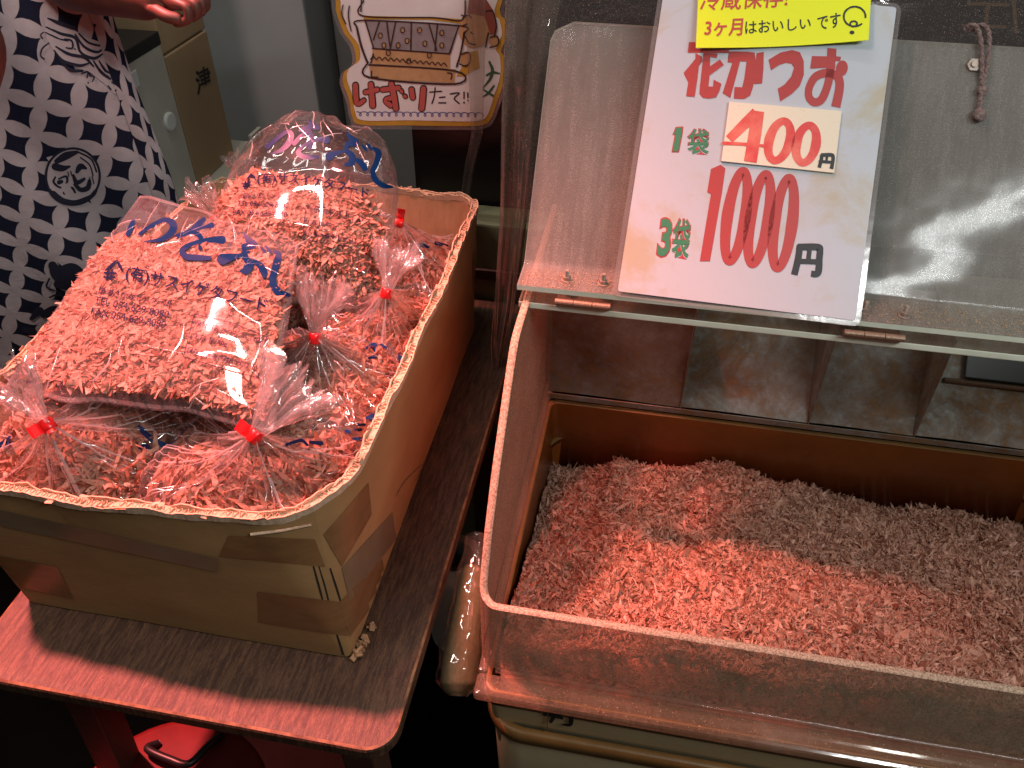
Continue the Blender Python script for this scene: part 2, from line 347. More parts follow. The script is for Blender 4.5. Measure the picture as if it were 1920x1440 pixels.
# ------------------------------------------------------------------ prints: flat marks laid onto a surface
def Z(x0, y0, s):
    def f(pts):
        out = []
        for p in pts:
            out.append((x0+p[0]*s, y0+p[1]*s) + ((p[2]*s,) if len(p) > 2 else ()))
        return out
    return f
def stroke(pts, n=7, closed=False, caps=True, smooth=True):
    P = catmull(pts, n, closed) if smooth and len(pts) > 2 else np.array(pts, float)
    if not smooth or len(pts) == 2:
        Q = []
        for a, b in zip(P[:-1], P[1:]):
            for k in range(5): Q.append(a+(b-a)*k/5)
        P = np.array(Q+[P[-1]])
    xy = P[:, :2]; wd = np.maximum(P[:, 2], .3)/2
    if closed: T = np.roll(xy, -1, 0)-np.roll(xy, 1, 0)
    else: T = np.gradient(xy, axis=0)
    T /= np.linalg.norm(T, axis=1)[:, None]+1e-9
    if caps and not closed:
        A, B = [], []
        for a in (.95, .75, .4): A.append((xy[0]-T[0]*wd[0]*a, wd[0]*math.sqrt(1-a*a)))
        for a in (.4, .75, .95): B.append((xy[-1]+T[-1]*wd[-1]*a, wd[-1]*math.sqrt(1-a*a)))
        xy = np.array([q[0] for q in A]+list(xy)+[q[0] for q in B]); wd = np.array([q[1] for q in A]+list(wd)+[q[1] for q in B])
        T = np.array([T[0]]*3+list(T)+[T[-1]]*3)
    N = np.stack([-T[:, 1], T[:, 0]], 1); n2 = len(xy)
    V = np.stack([xy+N*wd[:, None]*k for k in (-1, -.33, .33, 1)], 1).reshape(-1, 2)
    return V, [tuple(q) for q in gridf(n2, 4, wn=closed)]
def poly(pts): return np.array([p[:2] for p in pts], float), [tuple(range(len(pts)))]
def ellipse(cx, cy, rx, ry, n=28, rot=0):
    a = np.linspace(0, 2*math.pi, n, endpoint=False); c, s = math.cos(rot), math.sin(rot)
    x, y = rx*np.cos(a), ry*np.sin(a)
    V = np.concatenate([[[cx, cy]], np.stack([cx+x*c-y*s, cy+x*s+y*c], 1)])
    return V, [(0, 1+i, 1+(i+1) % n) for i in range(n)]
def quadgrid(c, n=8, m=8):
    c = np.array(c, float); u = np.linspace(0, 1, n)[:, None, None]; v = np.linspace(0, 1, m)[None, :, None]
    V = (c[0]*(1-u)*(1-v)+c[1]*u*(1-v)+c[2]*u*v+c[3]*(1-u)*v).reshape(-1, 2)
    return V, [tuple(q) for q in gridf(n, m)]
_tc = {}
def textmesh(s, bold=0.0):
    if (s, bold) in _tc: return _tc[(s, bold)]
    cu = bpy.data.curves.new('lettering', 'FONT'); cu.body = s; cu.size = 1; cu.offset = bold; cu.resolution_u = 3
    ob = bpy.data.objects.new('lettering', cu); COL.objects.link(ob)
    dg = bpy.context.evaluated_depsgraph_get(); dg.update()
    me = bpy.data.meshes.new_from_object(ob.evaluated_get(dg))
    V = np.array([v.co[:2] for v in me.vertices]); F = [tuple(p.vertices) for p in me.polygons]
    bpy.data.objects.remove(ob); bpy.data.meshes.remove(me); bpy.data.curves.remove(cu)
    lo, hi = V.min(0), V.max(0)
    _tc[(s, bold)] = ((V-lo)/(hi-lo), F); return _tc[(s, bold)]
def text(s, quad, bold=0.0, bow=0.0, cut=0):
    """lettering fitted into a quad given as bottom-left, bottom-right, top-right, top-left"""
    V, F = textmesh(s, bold); q = np.array(quad, float)
    if cut:
        bm = bmesh.new(); vs_ = [bm.verts.new((p[0], p[1], 0)) for p in V]
        for f in F:
            try: bm.faces.new([vs_[i] for i in f])
            except ValueError: pass
        for k in range(1, cut):
            bmesh.ops.bisect_plane(bm, geom=bm.verts[:]+bm.edges[:]+bm.faces[:], plane_co=(k/cut, 0, 0), plane_no=(1, 0, 0))
        bm.verts.index_update(); V = np.array([p.co[:2] for p in bm.verts]); F = [tuple(p.index for p in f.verts) for f in bm.faces]; bm.free()
    u = V[:, :1]; v = V[:, 1:]
    P = q[0]*(1-u)*(1-v)+q[1]*u*(1-v)+q[2]*u*v+q[3]*(1-u)*v
    if bow: P = P-np.concatenate([0*u, bow*4*u*(1-u)], 1)
    return P, F
def line_quad(a, b, h, lean=0.0):
    a = np.array(a, float); b = np.array(b, float); up = np.array([lean*h, -h]); return [a, b, b+up, a+up]
def plane_hit(p0, n):
    p0 = np.array(p0, float); n = np.array(n, float); n /= np.linalg.norm(n)
    if np.dot(n, CAM-p0) < 0: n = -n
    def h(x, y):
        d = ray(x, y); return CAM+d*(np.dot(p0-CAM, n)/np.dot(d, n)), n
    return h
def mesh_hit(obs):
    V, F, k = [], [], 0
    for o in (obs if isinstance(obs, (list, tuple)) else [obs]):
        me = o.data; vv = [v.co[:] for v in me.vertices]; V += vv; F += [tuple(i+k for i in p.vertices) for p in me.polygons]; k += len(vv)
    T = BVHTree.FromPolygons(V, F)
    def h(x, y):
        d = Vector(ray(x, y)).normalized(); loc, nr, i, ds = T.ray_cast(Vector(CAM), d)
        if loc is None: return None
        if nr.dot(d) > 0: nr = -nr
        return np.array(loc), np.array(nr)
    return h
def decal(name, items, hit, mat, parent, off=.0006, step=.00003, smooth=False, kind=None, label=None, whole=False):
    mb = MB()
    for k, (V, F) in enumerate(items):
        P, ok = [], []
        for x, y in V:
            r = hit(x, y)
            if r is None: P.append((0, 0, 0)); ok.append(False)
            else: P.append(r[0]+r[1]*(off+step*k)); ok.append(True)
        P = np.array(P)
        F2 = [f for f in F if all(ok[i] for i in f)]
        if whole:
            F2 = [f for f in F2 if max(np.linalg.norm(P[f[0]]-P[i]) for i in f) < .06]
            root = list(range(len(P)))
            def fd(i):
                while root[i] != i: i = root[i]
                return i
            for f in F2:
                for i in f[1:]: root[fd(i)] = fd(f[0])
            cnt = {}
            for f in F2: cnt[fd(f[0])] = cnt.get(fd(f[0]), 0)+1
            best = max(cnt, key=cnt.get) if cnt else -1; F2 = [f for f in F2 if fd(f[0]) == best]
            use = sorted({i for f in F2 for i in f}); mp_ = {i: k_ for k_, i in enumerate(use)}; P = P[use]; F2 = [tuple(mp_[i] for i in f) for f in F2]
        if len(F2): mb.add(P, F2)
    if not mb.v: return None
    return mb.build(name, mat, parent, smooth, kind=kind, label=label)

def characters(name, items, groups, hit, mat, parent, off, step=.00004):
    for g_ in groups: decal(name, [items[i] for i in g_], hit, mat, parent, off, step)

# ------------------------------------------------------------------ flakes
def ribbons(P, N, L, W, curl, seed, flat=.55, segs=5, lay=.75):
    """curled shavings: position, local up, length, width, curl (radians)"""
    r = np.random.default_rng(seed); n = len(P)
    a = r.normal(size=(n, 3)); a -= N*np.sum(a*N, 1)[:, None]*flat; a /= np.linalg.norm(a, axis=1)[:, None]
    b = r.normal(size=(n, 3))*lay+N; b -= a*np.sum(a*b, 1)[:, None]; b /= np.linalg.norm(b, axis=1)[:, None]
    c = np.cross(a, b)
    s = np.linspace(-.5, .5, segs+1)
    curl = curl*np.where(r.random(n) < .22, 2.4, 1.0); K = np.where(np.abs(curl) < .05, .05, curl)[:, None]
    ang = K*s[None, :]; R = (L[:, None]/K)
    x = R*np.sin(ang); y = R*(1-np.cos(ang)); y -= y.mean(1, keepdims=True)
    tw = r.normal(size=(n, 1))*.9*s[None, :]
    ctr = P[:, None, :]+a[:, None, :]*x[..., None]+b[:, None, :]*y[..., None]
    nb = b[:, None, :]*np.cos(ang)[..., None]-a[:, None, :]*np.sin(ang)[..., None]
    side = c[:, None, :]*np.cos(tw)[..., None]+nb*np.sin(tw)[..., None]
    e0, e1 = r.uniform(.25, 1.1, (n, 1)), r.uniform(.25, 1.1, (n, 1)); q_ = s[None, :]+.5
    taper = (np.minimum(1, e0+(1-e0)*np.minimum(1, q_*3))*np.minimum(1, e1+(1-e1)*np.minimum(1, (1-q_)*3))*r.uniform(.62, 1.25, (n, len(s))))[..., None]*(W*.5)[:, None, None]
    skew = r.normal(size=(n, 1, 1))*.12*L[:, None, None]*a[:, None, :]
    V = np.stack([ctr-side*taper-skew, ctr+side*taper+skew], 2).reshape(-1, 3)
    m = (segs+1)*2
    f = np.array([[2*k, 2*k+1, 2*k+3, 2*k+2] for k in range(segs)])
    F = (np.arange(n)[:, None, None]*m+f[None]).reshape(-1, 4)
    tone = np.repeat(np.clip(r.normal(.52, .32, n), 0, 1), m)
    return V, F, tone
def flake_part(name, sets, core, parent, **k):
    V, F, T, n = [], [], [], 0
    for v, f, t_ in sets: V.append(v); F.append(f+n); T.append(t_); n += len(v)
    fm = np.zeros(sum(len(f) for f in F), int)
    if core is not None:
        v, f = core; V.append(v); F.append(np.asarray(f)+n); T.append(np.full(len(v), .1)); fm = np.concatenate([fm, np.ones(len(f), int)])
    return part(name, np.concatenate(V), np.concatenate(F), [M['flake'], M['flake_core']], parent, True, fmi=fm, kind='stuff', tone=np.concatenate(T), **k)

# ------------------------------------------------------------------ setting
v, f = bevbox(-6, 6, -4, 8, -.80, -.72, 0); o = part('floor', v, f, M['floor'], smooth=False); tag(o, 'dark shop floor under the tables', 'floor', kind='structure')
WALLY = 1.24

# ------------------------------------------------------------------ wooden table
TX0, TX1, TY0, TY1 = -.668, -.183, .352, 1.16
table = thing('table', 'dark stained wooden table with rounded corners carrying the cardboard box', 'table', (-.42, .75, -.72))
def rrect(x0, x1, y0, y1, r, n=8):
    P = []
    for cx, cy_, a0 in ((x1-r, y0+r, -90), (x1-r, y1-r, 0), (x0+r, y1-r, 90), (x0+r, y0+r, 180)):
        for k in range(n+1): a = RAD(a0+90*k/n); P.append((cx+r*math.cos(a), cy_+r*math.sin(a)))
    return np.array(P)
def plate(outline_fn, z0, z1, b=.003):
    """slab with softened edges: outline_fn(inset) -> xy ring"""
    rings = [(b, z0), (b*.3, z0+b*.3), (0, z0+b), (0, z1-b), (b*.3, z1-b*.3), (b, z1)]
    V = []; 
    for ins, z in rings:
        for p in outline_fn(ins): V.append((p[0], p[1], z))
    m = len(outline_fn(0)); F = [tuple(q) for q in gridf(len(rings), m, wm=True)]
    F += [tuple(range(m))[::-1], tuple((len(rings)-1)*m+k for k in range(m))]
    return V, F
v, f = plate(lambda i: rrect(TX0+i, TX1-i, TY0+i, TY1-i, .032-i), -.021, 0, .004)
m_ = 4*9; top = part('tabletop', v, f, [M['wood'], M['wood_worn']], table, False, fmi=[1 if 4*m_ <= i < 5*m_ else 0 for i in range(len(f))])
v, f = bevbox(TX0+.05, TX1-.05, TY0+.05, TY1-.05, -.075, -.022, .002); part('apron_frame', v, f, M['wood_dark'], table, False)
for sx in (0, 1):
    for sy in (0, 1):
        x = TX0+.05 if sx == 0 else TX1-.09; y = TY0+.05 if sy == 0 else TY1-.09
        mb = MB(); vv, ff = bevbox(x, x+.04, y, y+.04, -.72, -.076, .003); vv = np.array(vv)
        spl = (-.076-vv[:, 2])/.64; vv[:, 0] += spl*(-.10 if sx == 0 else .0); vv[:, 1] += spl*(.02)
        mb.add(vv, ff); mb.build('leg', M['wood_dark'], table)

# ------------------------------------------------------------------ cardboard box
BXB = (-.652, -.256, .447, 1.075); BXT = (-.712, -.252, .449, 1.135); BH = .205
card = thing('cardboard_box', 'worn brown cardboard box with torn corrugated rim, filled with bags', 'box', (-.46, .76, .001))
NS, NA, NTL = 14, 8, 16
def box_ring(t, off=0.0):
    b = [BXB[i]*(1-t)+BXT[i]*t for i in range(4)]; r = [.012*(1-t)+.055*t]*4; r[3] = .010*(1-t)+.082*t  # order: FR corner last
    x0, x1, y0, y1 = b[0]-off, b[1]+off, b[2]-off, b[3]+off
    P = []
    cor = [(x1, y1, 0, r[0]), (x0, y1, 90, r[1]), (x0, y0, 180, r[2]), (x1, y0, 270, r[3])]
    for k in range(4):
        cx, cyy, a0, rr = cor[k]; rr = max(rr+off, .002); sx = -1 if cx == x1 else 1; sy = -1 if cyy == y1 else 1
        ox, oy = cx+sx*rr, cyy+sy*rr
        for j in range(NA+1): a = RAD(a0+90*j/NA); P.append((ox+rr*math.cos(a), oy+rr*math.sin(a)))
        nx, ny, _, nr = cor[(k+1) % 4]; nr = max(nr+off, .002); a1 = RAD(a0+90)
        tx = nx+(-1 if nx == x1 else 1)*nr; ty = ny+(-1 if ny == y1 else 1)*nr
        e = (tx+nr*math.cos(a1), ty+nr*math.sin(a1)); s_ = P[-1]
        for j in range(1, NS):
            q = j/NS; bow = math.sin(math.pi*q)*.010*t*(1 if k != 3 else .4); nx_, ny_ = math.cos(RAD(a0+90)), math.sin(RAD(a0+90))
            P.append((s_[0]+(e[0]-s_[0])*q+nx_*bow, s_[1]+(e[1]-s_[1])*q+ny_*bow))
    return np.array(P)
def box_rimz(i): return BH+.0035*math.sin(i*.9)*math.sin(i*.37+1)+.010*math.sin(i*2*math.pi/88+2.4)
def box_wall(off):
    L = []
    for j in range(NTL+1):
        t_ = j/NTL; R = box_ring(t_, off); n = len(R)
        z = np.array([.002+t_*(box_rimz(i)-.002) for i in range(n)])
        wob = (vnoise(np.stack([R[:, 0], R[:, 1], z], 1), 13, 3)*.0026+vnoise(np.stack([R[:, 0], R[:, 1], z], 1), 45, 6)*.0007)*(.25+.75*t_)
        ctr = R.mean(0); d = R-ctr; d /= np.linalg.norm(d, axis=1)[:, None]
        L.append(np.concatenate([R+d*wob[:, None], z[:, None]], 1))
    return np.array(L)
WO, WI = box_wall(0), box_wall(-.007)
nring = WO.shape[1]; per = NA+NS
names = ['back_panel', 'left_panel', 'front_panel', 'right_panel']
wall_obs = []
for k in range(4):
    idx = [(k*per+NA//2+j) % nring for j in range(per+1)]
    mb = MB(); m = len(idx)
    mb.add(WO[:, idx].reshape(-1, 3), [tuple(q[::-1]) for q in gridf(NTL+1, m)], 0)
    mb.add(WI[:, idx].reshape(-1, 3), [tuple(q) for q in gridf(NTL+1, m)], 1)
    mb.add(np.concatenate([WO[-1, idx], WI[-1, idx]]), [(j, j+1, m+j+1, m+j) for j in range(m-1)], 2)
    mb.add(np.concatenate([WO[0, idx], WI[0, idx]]), [(j+1, j, m+j, m+j+1) for j in range(m-1)], 2)
    wall_obs.append(mb.build(names[k], [M['card'], M['card_in'], M['card_edge']], card, True))
v, f = bevbox(BXB[0]+.008, BXB[1]-.008, BXB[2]+.008, BXB[3]-.008, .003, .007, 0); part('bottom_panel', v, f, M['card_in'], card, False)
# torn corrugated rim: flute cells and paper scraps
r = np.random.default_rng(3)
ring = (WO[-1]+WI[-1])/2; ringc = np.concatenate([ring, ring[:1]]); sl = np.concatenate([[0], np.cumsum(np.linalg.norm(np.diff(ringc, axis=0), axis=1))])
outn = WO[-1]-WI[-1]; outn[:, 2] = 0; outn /= np.linalg.norm(outn, axis=1)[:, None]; outc = np.concatenate([outn, outn[:1]])
CUBE = np.array([[x, y, z] for x in (-1, 1) for y in (-1, 1) for z in (-1, 1)], float); CF = [(0, 1, 3, 2), (4, 6, 7, 5), (0, 4, 5, 1), (2, 3, 7, 6), (0, 2, 6, 4), (1, 5, 7, 3)]
mb = MB()
def at_ring(s_):
    p = np.array([np.interp(s_ % sl[-1], sl, ringc[:, i]) for i in range(3)]); n = np.array([np.interp(s_ % sl[-1], sl, outc[:, i]) for i in range(3)]); return p, n/np.linalg.norm(n)
SS = np.arange(0, sl[-1], .0009); AR = [at_ring(q) for q in SS]; PR = np.array([q[0] for q in AR]); NR = np.array([q[1] for q in AR]); up = np.array([0, 0, 1.])
def n1d(x, seed, f): return vnoise(np.stack([x*f, x*0+seed], -1), 1.0, seed, 4)
crush = n1d(SS, 31, 9)
for lay, hw_ in ((-1, .0008), (1, .0008), (0, .0007)):
    if lay: off_ = lay*.0042+.0007*n1d(SS, 40+lay, 60)+.0012*lay*np.clip(crush, 0, 1); top_ = .0016+.0022*n1d(SS, 50+lay, 70)+.0022*np.clip(n1d(SS, 60+lay, 22), -.6, 1)
    else: off_ = .0032*np.sin(SS*2*math.pi/.0062+1.2*n1d(SS, 45, 30))*(1-.35*np.clip(crush, 0, 1)); top_ = .0012+.0014*n1d(SS, 55, 120)
    C_ = PR+NR*off_[:, None]; Vv = np.stack([C_-NR*hw_-up*.006, C_-NR*hw_+up*top_[:, None], C_+NR*hw_+up*(top_+.0003)[:, None], C_+NR*hw_-up*.006], 1).reshape(-1, 3)
    q = gridf(len(SS), 4, wn=True); mb.add(Vv, [tuple(x_) for x_ in q])
for s_ in np.arange(0, sl[-1], .010):
    if r.random() < .45: continue
    p, n = at_ring(s_+r.uniform(0, .009)); tg = np.array([-n[1], n[0], 0]); c = p+n*r.choice([-1, 1])*r.uniform(.003, .0055)+up*r.uniform(-.003, .003)
    q = CUBE*np.array([r.uniform(.002, .006), .0005, r.uniform(.0015, .004)])*(1+r.normal(size=(8, 3))*.2); a = r.normal()*.7
    mb.add(c+np.outer(q[:, 0], tg+up*r.normal()*.2)+np.outer(q[:, 1], n*math.cos(a)+up*math.sin(a))+np.outer(q[:, 2], up*math.cos(a)-n*math.sin(a)), CF)
mb.build('torn_edge', M['card_edge'], card, False)
bh = mesh_hit(wall_obs)
def tape(quads, mat, nm='tape', n=14, m=6, off=.0008):
    decal(nm, [quadgrid(q, n, m) for q in quads], bh, mat, card, off, .0002, True, whole=True)
tape([[(484, 1108), (640, 1128), (652, 1192), (486, 1166)]], M['tape']); tape([[(636, 1128), (716, 1048), (724, 1098), (655, 1194)]], M['tape'])
tape([[(-8, 1040), (108, 1062), (138, 1122), (20, 1096)]], M['tape']); tape([[(430, 1003), (590, 1010), (610, 1062), (412, 1042)]], M['tape'])
tape([[(606, 1002), (690, 905), (696, 965), (640, 1062)]], M['tape']); tape([[(884, 480), (905, 440), (906, 520), (889, 560)]], M['tape'])
tape([[(893, 600), (908, 560), (912, 610), (897, 665)]], M['tape'])
tape([[(640, 1064), (735, 960), (742, 1010), (655, 1126)]], M['tape_clear'], 'matte_tape')
tape([[(0, 955), (410, 1046), (408, 1072), (0, 985)]], M['tape_clear'], 'matte_tape')
characters('corner_slit', [stroke([(588, 1062, 3), (597, 1095, 4), (605, 1124, 3)]), stroke([(598, 1062, 2), (608, 1095, 3), (616, 1126, 3)]), stroke([(619, 1066, 3), (630, 1100, 4), (638, 1126, 3)]),
      stroke([(632, 1190, 3), (640, 1215, 4), (648, 1240, 3)])], [[0], [1], [2], [3]], bh, M['slit'], card, .0006)
characters('crease', [stroke([(780, 900, 1), (812, 830, 2), (842, 760, 1)]), stroke([(742, 930, 1), (760, 900, 2), (800, 862, 1)]), stroke([(830, 880, 1), (862, 800, 1.6), (884, 740, 1)])], [[0], [1], [2]], bh, M['tape_clear'], card, .0007)
# frayed bottom corner and loose strip
mb = MB()
for k in range(18):
    py = r.uniform(1165, 1250); px = 655+(1248-py)*.56+r.uniform(-3, 5); p = onz(px, py, .003+r.uniform(0, .006))
    q = CUBE*np.array([r.uniform(.002, .006), r.uniform(.0004, .0016), r.uniform(.002, .004)]); R_ = Matrix.Rotation(r.uniform(0, 6), 3, 'Z') @ Matrix.Rotation(r.normal()*.6, 3, 'X')
    mb.add(p+q @ np.array(R_).T, CF)
mb.build('frayed_corner', M['card_in'], card, False)
v, f = tube([bh(472, 999)[0]+np.array([0, -.002, 0]), bh(530, 990)[0]+np.array([0, -.0035, .0]), bh(585, 981)[0]+np.array([0, -.002, 0])], .0016, 6); part('loose_strip', v, f, M['card_edge'], card)

# ------------------------------------------------------------------ clear bags
def clampbox(P):
    """keep a bag's film inside the box walls"""
    P = P.copy(); z = np.clip(P[:, 2]/BH, 0, 1)
    x0 = BXB[0]+(BXT[0]-BXB[0])*z+.012; x1 = BXB[1]+(BXT[1]-BXB[1])*z-.011; y0 = BXB[2]+(BXT[2]-BXB[2])*z+.011; y1 = BXB[3]+(BXT[3]-BXB[3])*z-.012
    lim = P[:, 2] < BH+.012
    for k, lo, hi in ((0, x0, x1), (1, y0, y1)):
        P[:, k] = np.where(lim, np.minimum(np.maximum(P[:, k], lo), hi), P[:, k])
    # rounded front-right corner
    rr = .078*z; cx, cyy = x1-rr, y0+rr; d = np.stack([P[:, 0]-cx, P[:, 1]-cyy], 1); m = (d[:, 0] > 0) & (d[:, 1] < 0) & lim; L = np.linalg.norm(d, axis=1)+1e-9
    k = np.where(m & (L > rr), rr/L, 1.0); P[:, 0] = np.where(m, cx+d[:, 0]*k, P[:, 0]); P[:, 1] = np.where(m, cyy+d[:, 1]*k, P[:, 1])
    P[:, 2] = np.maximum(P[:, 2], .009)
    return P
def frame(a):
    a = a/np.linalg.norm(a); b = np.cross(a, [0.3, 1, .1]); b /= np.linalg.norm(b); return a, b, np.cross(a, b)
def sup(d, p=2.9): return d/(np.sum(np.abs(d)**p, -1, keepdims=True)**(1/p))
def tied_bag(label, ctr, half, neck, tuftdir, tlen, seed, tape_dir, nfl=3600, phi0=.95, trad=.026, long=1.0, flag=.016):
    ctr, half, neck, tuftdir = (np.array(q, float) for q in (ctr, half, neck, tuftdir)); r = np.random.default_rng(seed)
    bag = thing('tied_flake_bag', label, 'bag', (ctr[0], ctr[1], .01), 'tied clear bags of bonito flakes packed in the cardboard box')
    a, b, c = frame(neck-ctr)
    NTH, N1, N2 = 160, 22, 26
    th = np.linspace(0, 2*math.pi, NTH, endpoint=False)
    pl = np.zeros(NTH)
    for k, am in ((7, .5), (11, .8), (17, .9), (23, .6), (31, .4)): pl += am*(1-np.abs(np.sin(th*k/2+r.uniform(0, 6)))**.7*1.6)
    pl = (pl-pl.mean())/np.abs(pl).max(); pl2 = np.roll(pl, 5)
    def E(phi, scale=1.0):
        ring = sup(a*math.cos(phi)+(np.outer(np.cos(th), b)+np.outer(np.sin(th), c))*math.sin(phi))*half*scale
        return ctr+ring
    rad0 = np.outer(np.cos(th), b)+np.outer(np.sin(th), c)
    rows = []
    q = E(phi0)
    for i in range(N1):
        t_ = i/N1; core = neck+rad0*.0056*(1+.25*pl[:, None]); p = core+(q-core)*(t_**1.12)
        p = p-np.array([0, 0, 1])*.016*math.sin(math.pi*t_)
        amp = .014*math.sin(math.pi*min(1, t_*1.15))**.8+.0015
        d = rad0*.5+np.array([0, 0, .6]); p = p+d*(pl[:, None]*amp)
        rows.append(p)
    for i in range(N2):
        ph = phi0+(math.pi-phi0)*(i/(N2-1))*.985; p = E(ph); k = math.exp(-i/8.0)
        nn = (p-ctr); nn /= np.linalg.norm(nn, axis=1)[:, None]
        p = p+nn*(pl[:, None]*.006*k+vnoise(p, 38, seed)[:, None]*.0028); rows.append(p)
    V = np.concatenate(rows); V = clampbox(V); n = len(rows)
    body = part('film', V, gridf(n, NTH, wm=True), M['film'], bag, True)
    G_ = V.reshape(n, NTH, 3); mb = MB()
    for j in range(44):
        k0 = r.integers(0, NTH); i1 = int(r.integers(11, 38)); i0 = int(r.integers(0, 4)); dr = r.normal()*.25; w0 = r.uniform(.0004, .0014); pts = []
        if r.random() < .3: i0 = int(r.integers(6, 16)); i1 = i0+int(r.integers(8, 16))
        for i in range(i0, min(i1, n-1)):
            kk = int(round(k0+dr*(i-i0))) % NTH; p = G_[i, kk]; tn = G_[i, (kk+1) % NTH]-G_[i, kk-1]; tn = tn/(np.linalg.norm(tn)+1e-9); ou = p-ctr; ou = ou/np.linalg.norm(ou)
            q_ = (i-i0)/max(1, i1-i0-1); w_ = w0*(.35+.65*math.sin(math.pi*min(1, q_+.15))); pts += [p-tn*w_+ou*.0007, p+ou*.0014, p+tn*w_+ou*.0007]
        k_ = len(pts)//3
        if k_ > 2: mb.add(pts, [tuple(q_) for q_ in gridf(k_, 3)])
    mb.build('film_folds', M['crease'], bag, True, kind='stuff')
    # gathered tuft above the tie
    a2, b2, c2 = frame(tuftdir); rows = []
    rad2 = np.outer(np.cos(th), b2)*1.25+np.outer(np.sin(th), c2)*.55
    rag = vnoise(np.stack([np.cos(th), np.sin(th)], 1), 5, seed+5)
    for i in range(16):
        t_ = i/15; R_ = .0056+(trad-.0056)*t_**1.25
        p = neck+a2*(tlen*t_)*(1+.16*rag[:, None]*t_)+rad2*(R_*(1+.50*pl2[:, None]*min(1, t_*1.6)))
        p = p+np.array([0, 0, -1])*.012*t_*t_*np.abs(np.cos(th))[:, None]
        p = p+np.stack([vnoise(p, 75, seed+k_) for k_ in range(3)], 1)*(.0045*t_)
        rows.append(p)
    tf = part('gathered_top', np.concatenate(rows), gridf(16, NTH, wm=True), M['film_tuft'], bag, True)
    # red tape round the neck with its two ends pressed into a tab
    mb = MB(); ax = a2; rows = []
    for i, (s_, rr) in enumerate(((-.0065, .0062), (-.0055, .0074), (0, .0068), (.0055, .0074), (.0065, .0062))):
        rows.append(neck+ax*s_+(np.outer(np.cos(th[::8]), b2)+np.outer(np.sin(th[::8]), c2))*rr)
    mb.add(np.concatenate(rows), [tuple(q_) for q_ in gridf(5, NTH//8, wm=True)])
    td = np.array(tape_dir, float); td -= ax*np.dot(td, ax); td /= np.linalg.norm(td); nn = np.cross(ax, td)
    if flag:
        g = []
        for i in range(7):
            for j in range(2): g.append(neck+td*(.005+flag*i/6)+ax*(.0062*(2*j-1))+nn*.0014*math.sin(i*1.3+seed))
        g = np.array(g); mb.add(np.concatenate([g, g+nn*.0006]), [tuple(q_) for q_ in gridf(7, 2)]+[tuple(14+k for k in q_) for q_ in gridf(7, 2)])
    mb.build('red_tape', M['red_tape'], bag, True)
    # shavings packed inside
    phc = r.uniform(.03, 2.0, nfl*2); tc = r.uniform(0, 6.283, nfl*2)
    keep = r.random(nfl*2) < np.maximum(np.sin(phc), .35); phc, tc = phc[keep][:nfl], tc[keep][:nfl]
    dirs = a*np.cos(phc)[:, None]+(np.outer(np.cos(tc), b)+np.outer(np.sin(tc), c))*np.sin(phc)[:, None]
    dep = .93-.10*r.random(len(phc))**1.3; P = ctr+sup(dirs)*half*dep[:, None]
    top_ok = P[:, 2] > .06; P, dirs = P[top_ok], dirs[top_ok]
    P[:, 2] -= .010*np.clip((P[:, 2]-(neck[2]-.075))/.05, 0, 1.5)
    P = clampbox(P); k = len(P)
    S1 = ribbons(P, dirs, r.uniform(.008, .026, k)*long, r.uniform(.0022, .0062, k), r.normal(size=k)*1.6, seed+1, .75)
    rel = (S1[0]-ctr)/half; rn = np.sum(np.abs(rel)**2.9, 1)**(1/2.9); sc_ = np.where(rn > .95, .95/rn, 1.0)
    S1 = (clampbox(ctr+rel*sc_[:, None]*half), S1[1], S1[2])
    cr = []
    for i in range(14):
        ph = .02+(math.pi-.06)*(i/13); cr.append(E(ph, .80)[::8])
    cv = np.concatenate(cr); cv[:, 2] -= .014*np.clip((cv[:, 2]-(neck[2]-.075))/.05, 0, 1.5); cv = clampbox(cv)
    flake_part('flakes', [S1], (cv, gridf(14, NTH//8, wm=True)), bag)
    return bag, body
TB = {}
TB['fl'] = tied_bag('tied bag of flakes in the front left corner of the cardboard box', (-.585, .560, .112), (.115, .112, .104), onz(90, 797, .244), (-.62, .38, .55), .066, 11, (.5, -.6, -.5), flag=.014, trad=.036, long=1.25)
TB['fc'] = tied_bag('tied bag with wide red tape tab at the front of the cardboard box', (-.372, .542, .112), (.125, .098, .106), onz(478, 818, .250), (.42, .62, .60), .075, 23, (-1, .1, .15), flag=.017, trad=.030, long=1.25)
TB['mr'] = tied_bag('tied bag whose upright tuft stands right of the large flat front bag', (-.365, .700, .108), (.118, .098, .108), onz(590, 634, .235), (.05, .45, .85), .070, 37, (.2, -1, 0), flag=0, trad=.027)
TB['r'] = tied_bag('tied bag along the right side, pale tuft just below the upright bag', (-.335, .850, .100), (.090, .095, .098), onz(724, 550, .222), (.15, .5, .8), .068, 41, (.2, -1, 0), flag=0, trad=.024, nfl=2800)
TB['br'] = tied_bag('tied bag in the back right corner of the cardboard box', (-.345, 1.010, .088), (.098, .105, .092), onz(748, 418, .225), (-.9, -.15, .2), .040, 53, (1, .25, .35), flag=.017, trad=.016, nfl=2800)
TB['bl'] = tied_bag('tied bag with pink tuft behind the top of the flat front bag', (-.585, .905, .118), (.120, .100, .112), onz(406, 412, .252), (-.35, .15, .9), .055, 67, (1, 0, 0), flag=0, trad=.024, nfl=2800)
TB['ml'] = tied_bag('tied bag mostly hidden under the large flat bag', (-.560, .735, .100), (.135, .115, .098), (-.56, .74, .212), (.2, .2, .5), .030, 83, (1, 0, 0), flag=0, trad=.020, nfl=2400)
TB['bb'] = tied_bag('tied bag in the back left corner, tuft beside the brown carton', (-.605, 1.035, .085), (.090, .085, .090), onz(452, 345, .225), (-.05, .25, .9), .050, 71, (1, 0, 0), flag=0, trad=.020, nfl=1800)

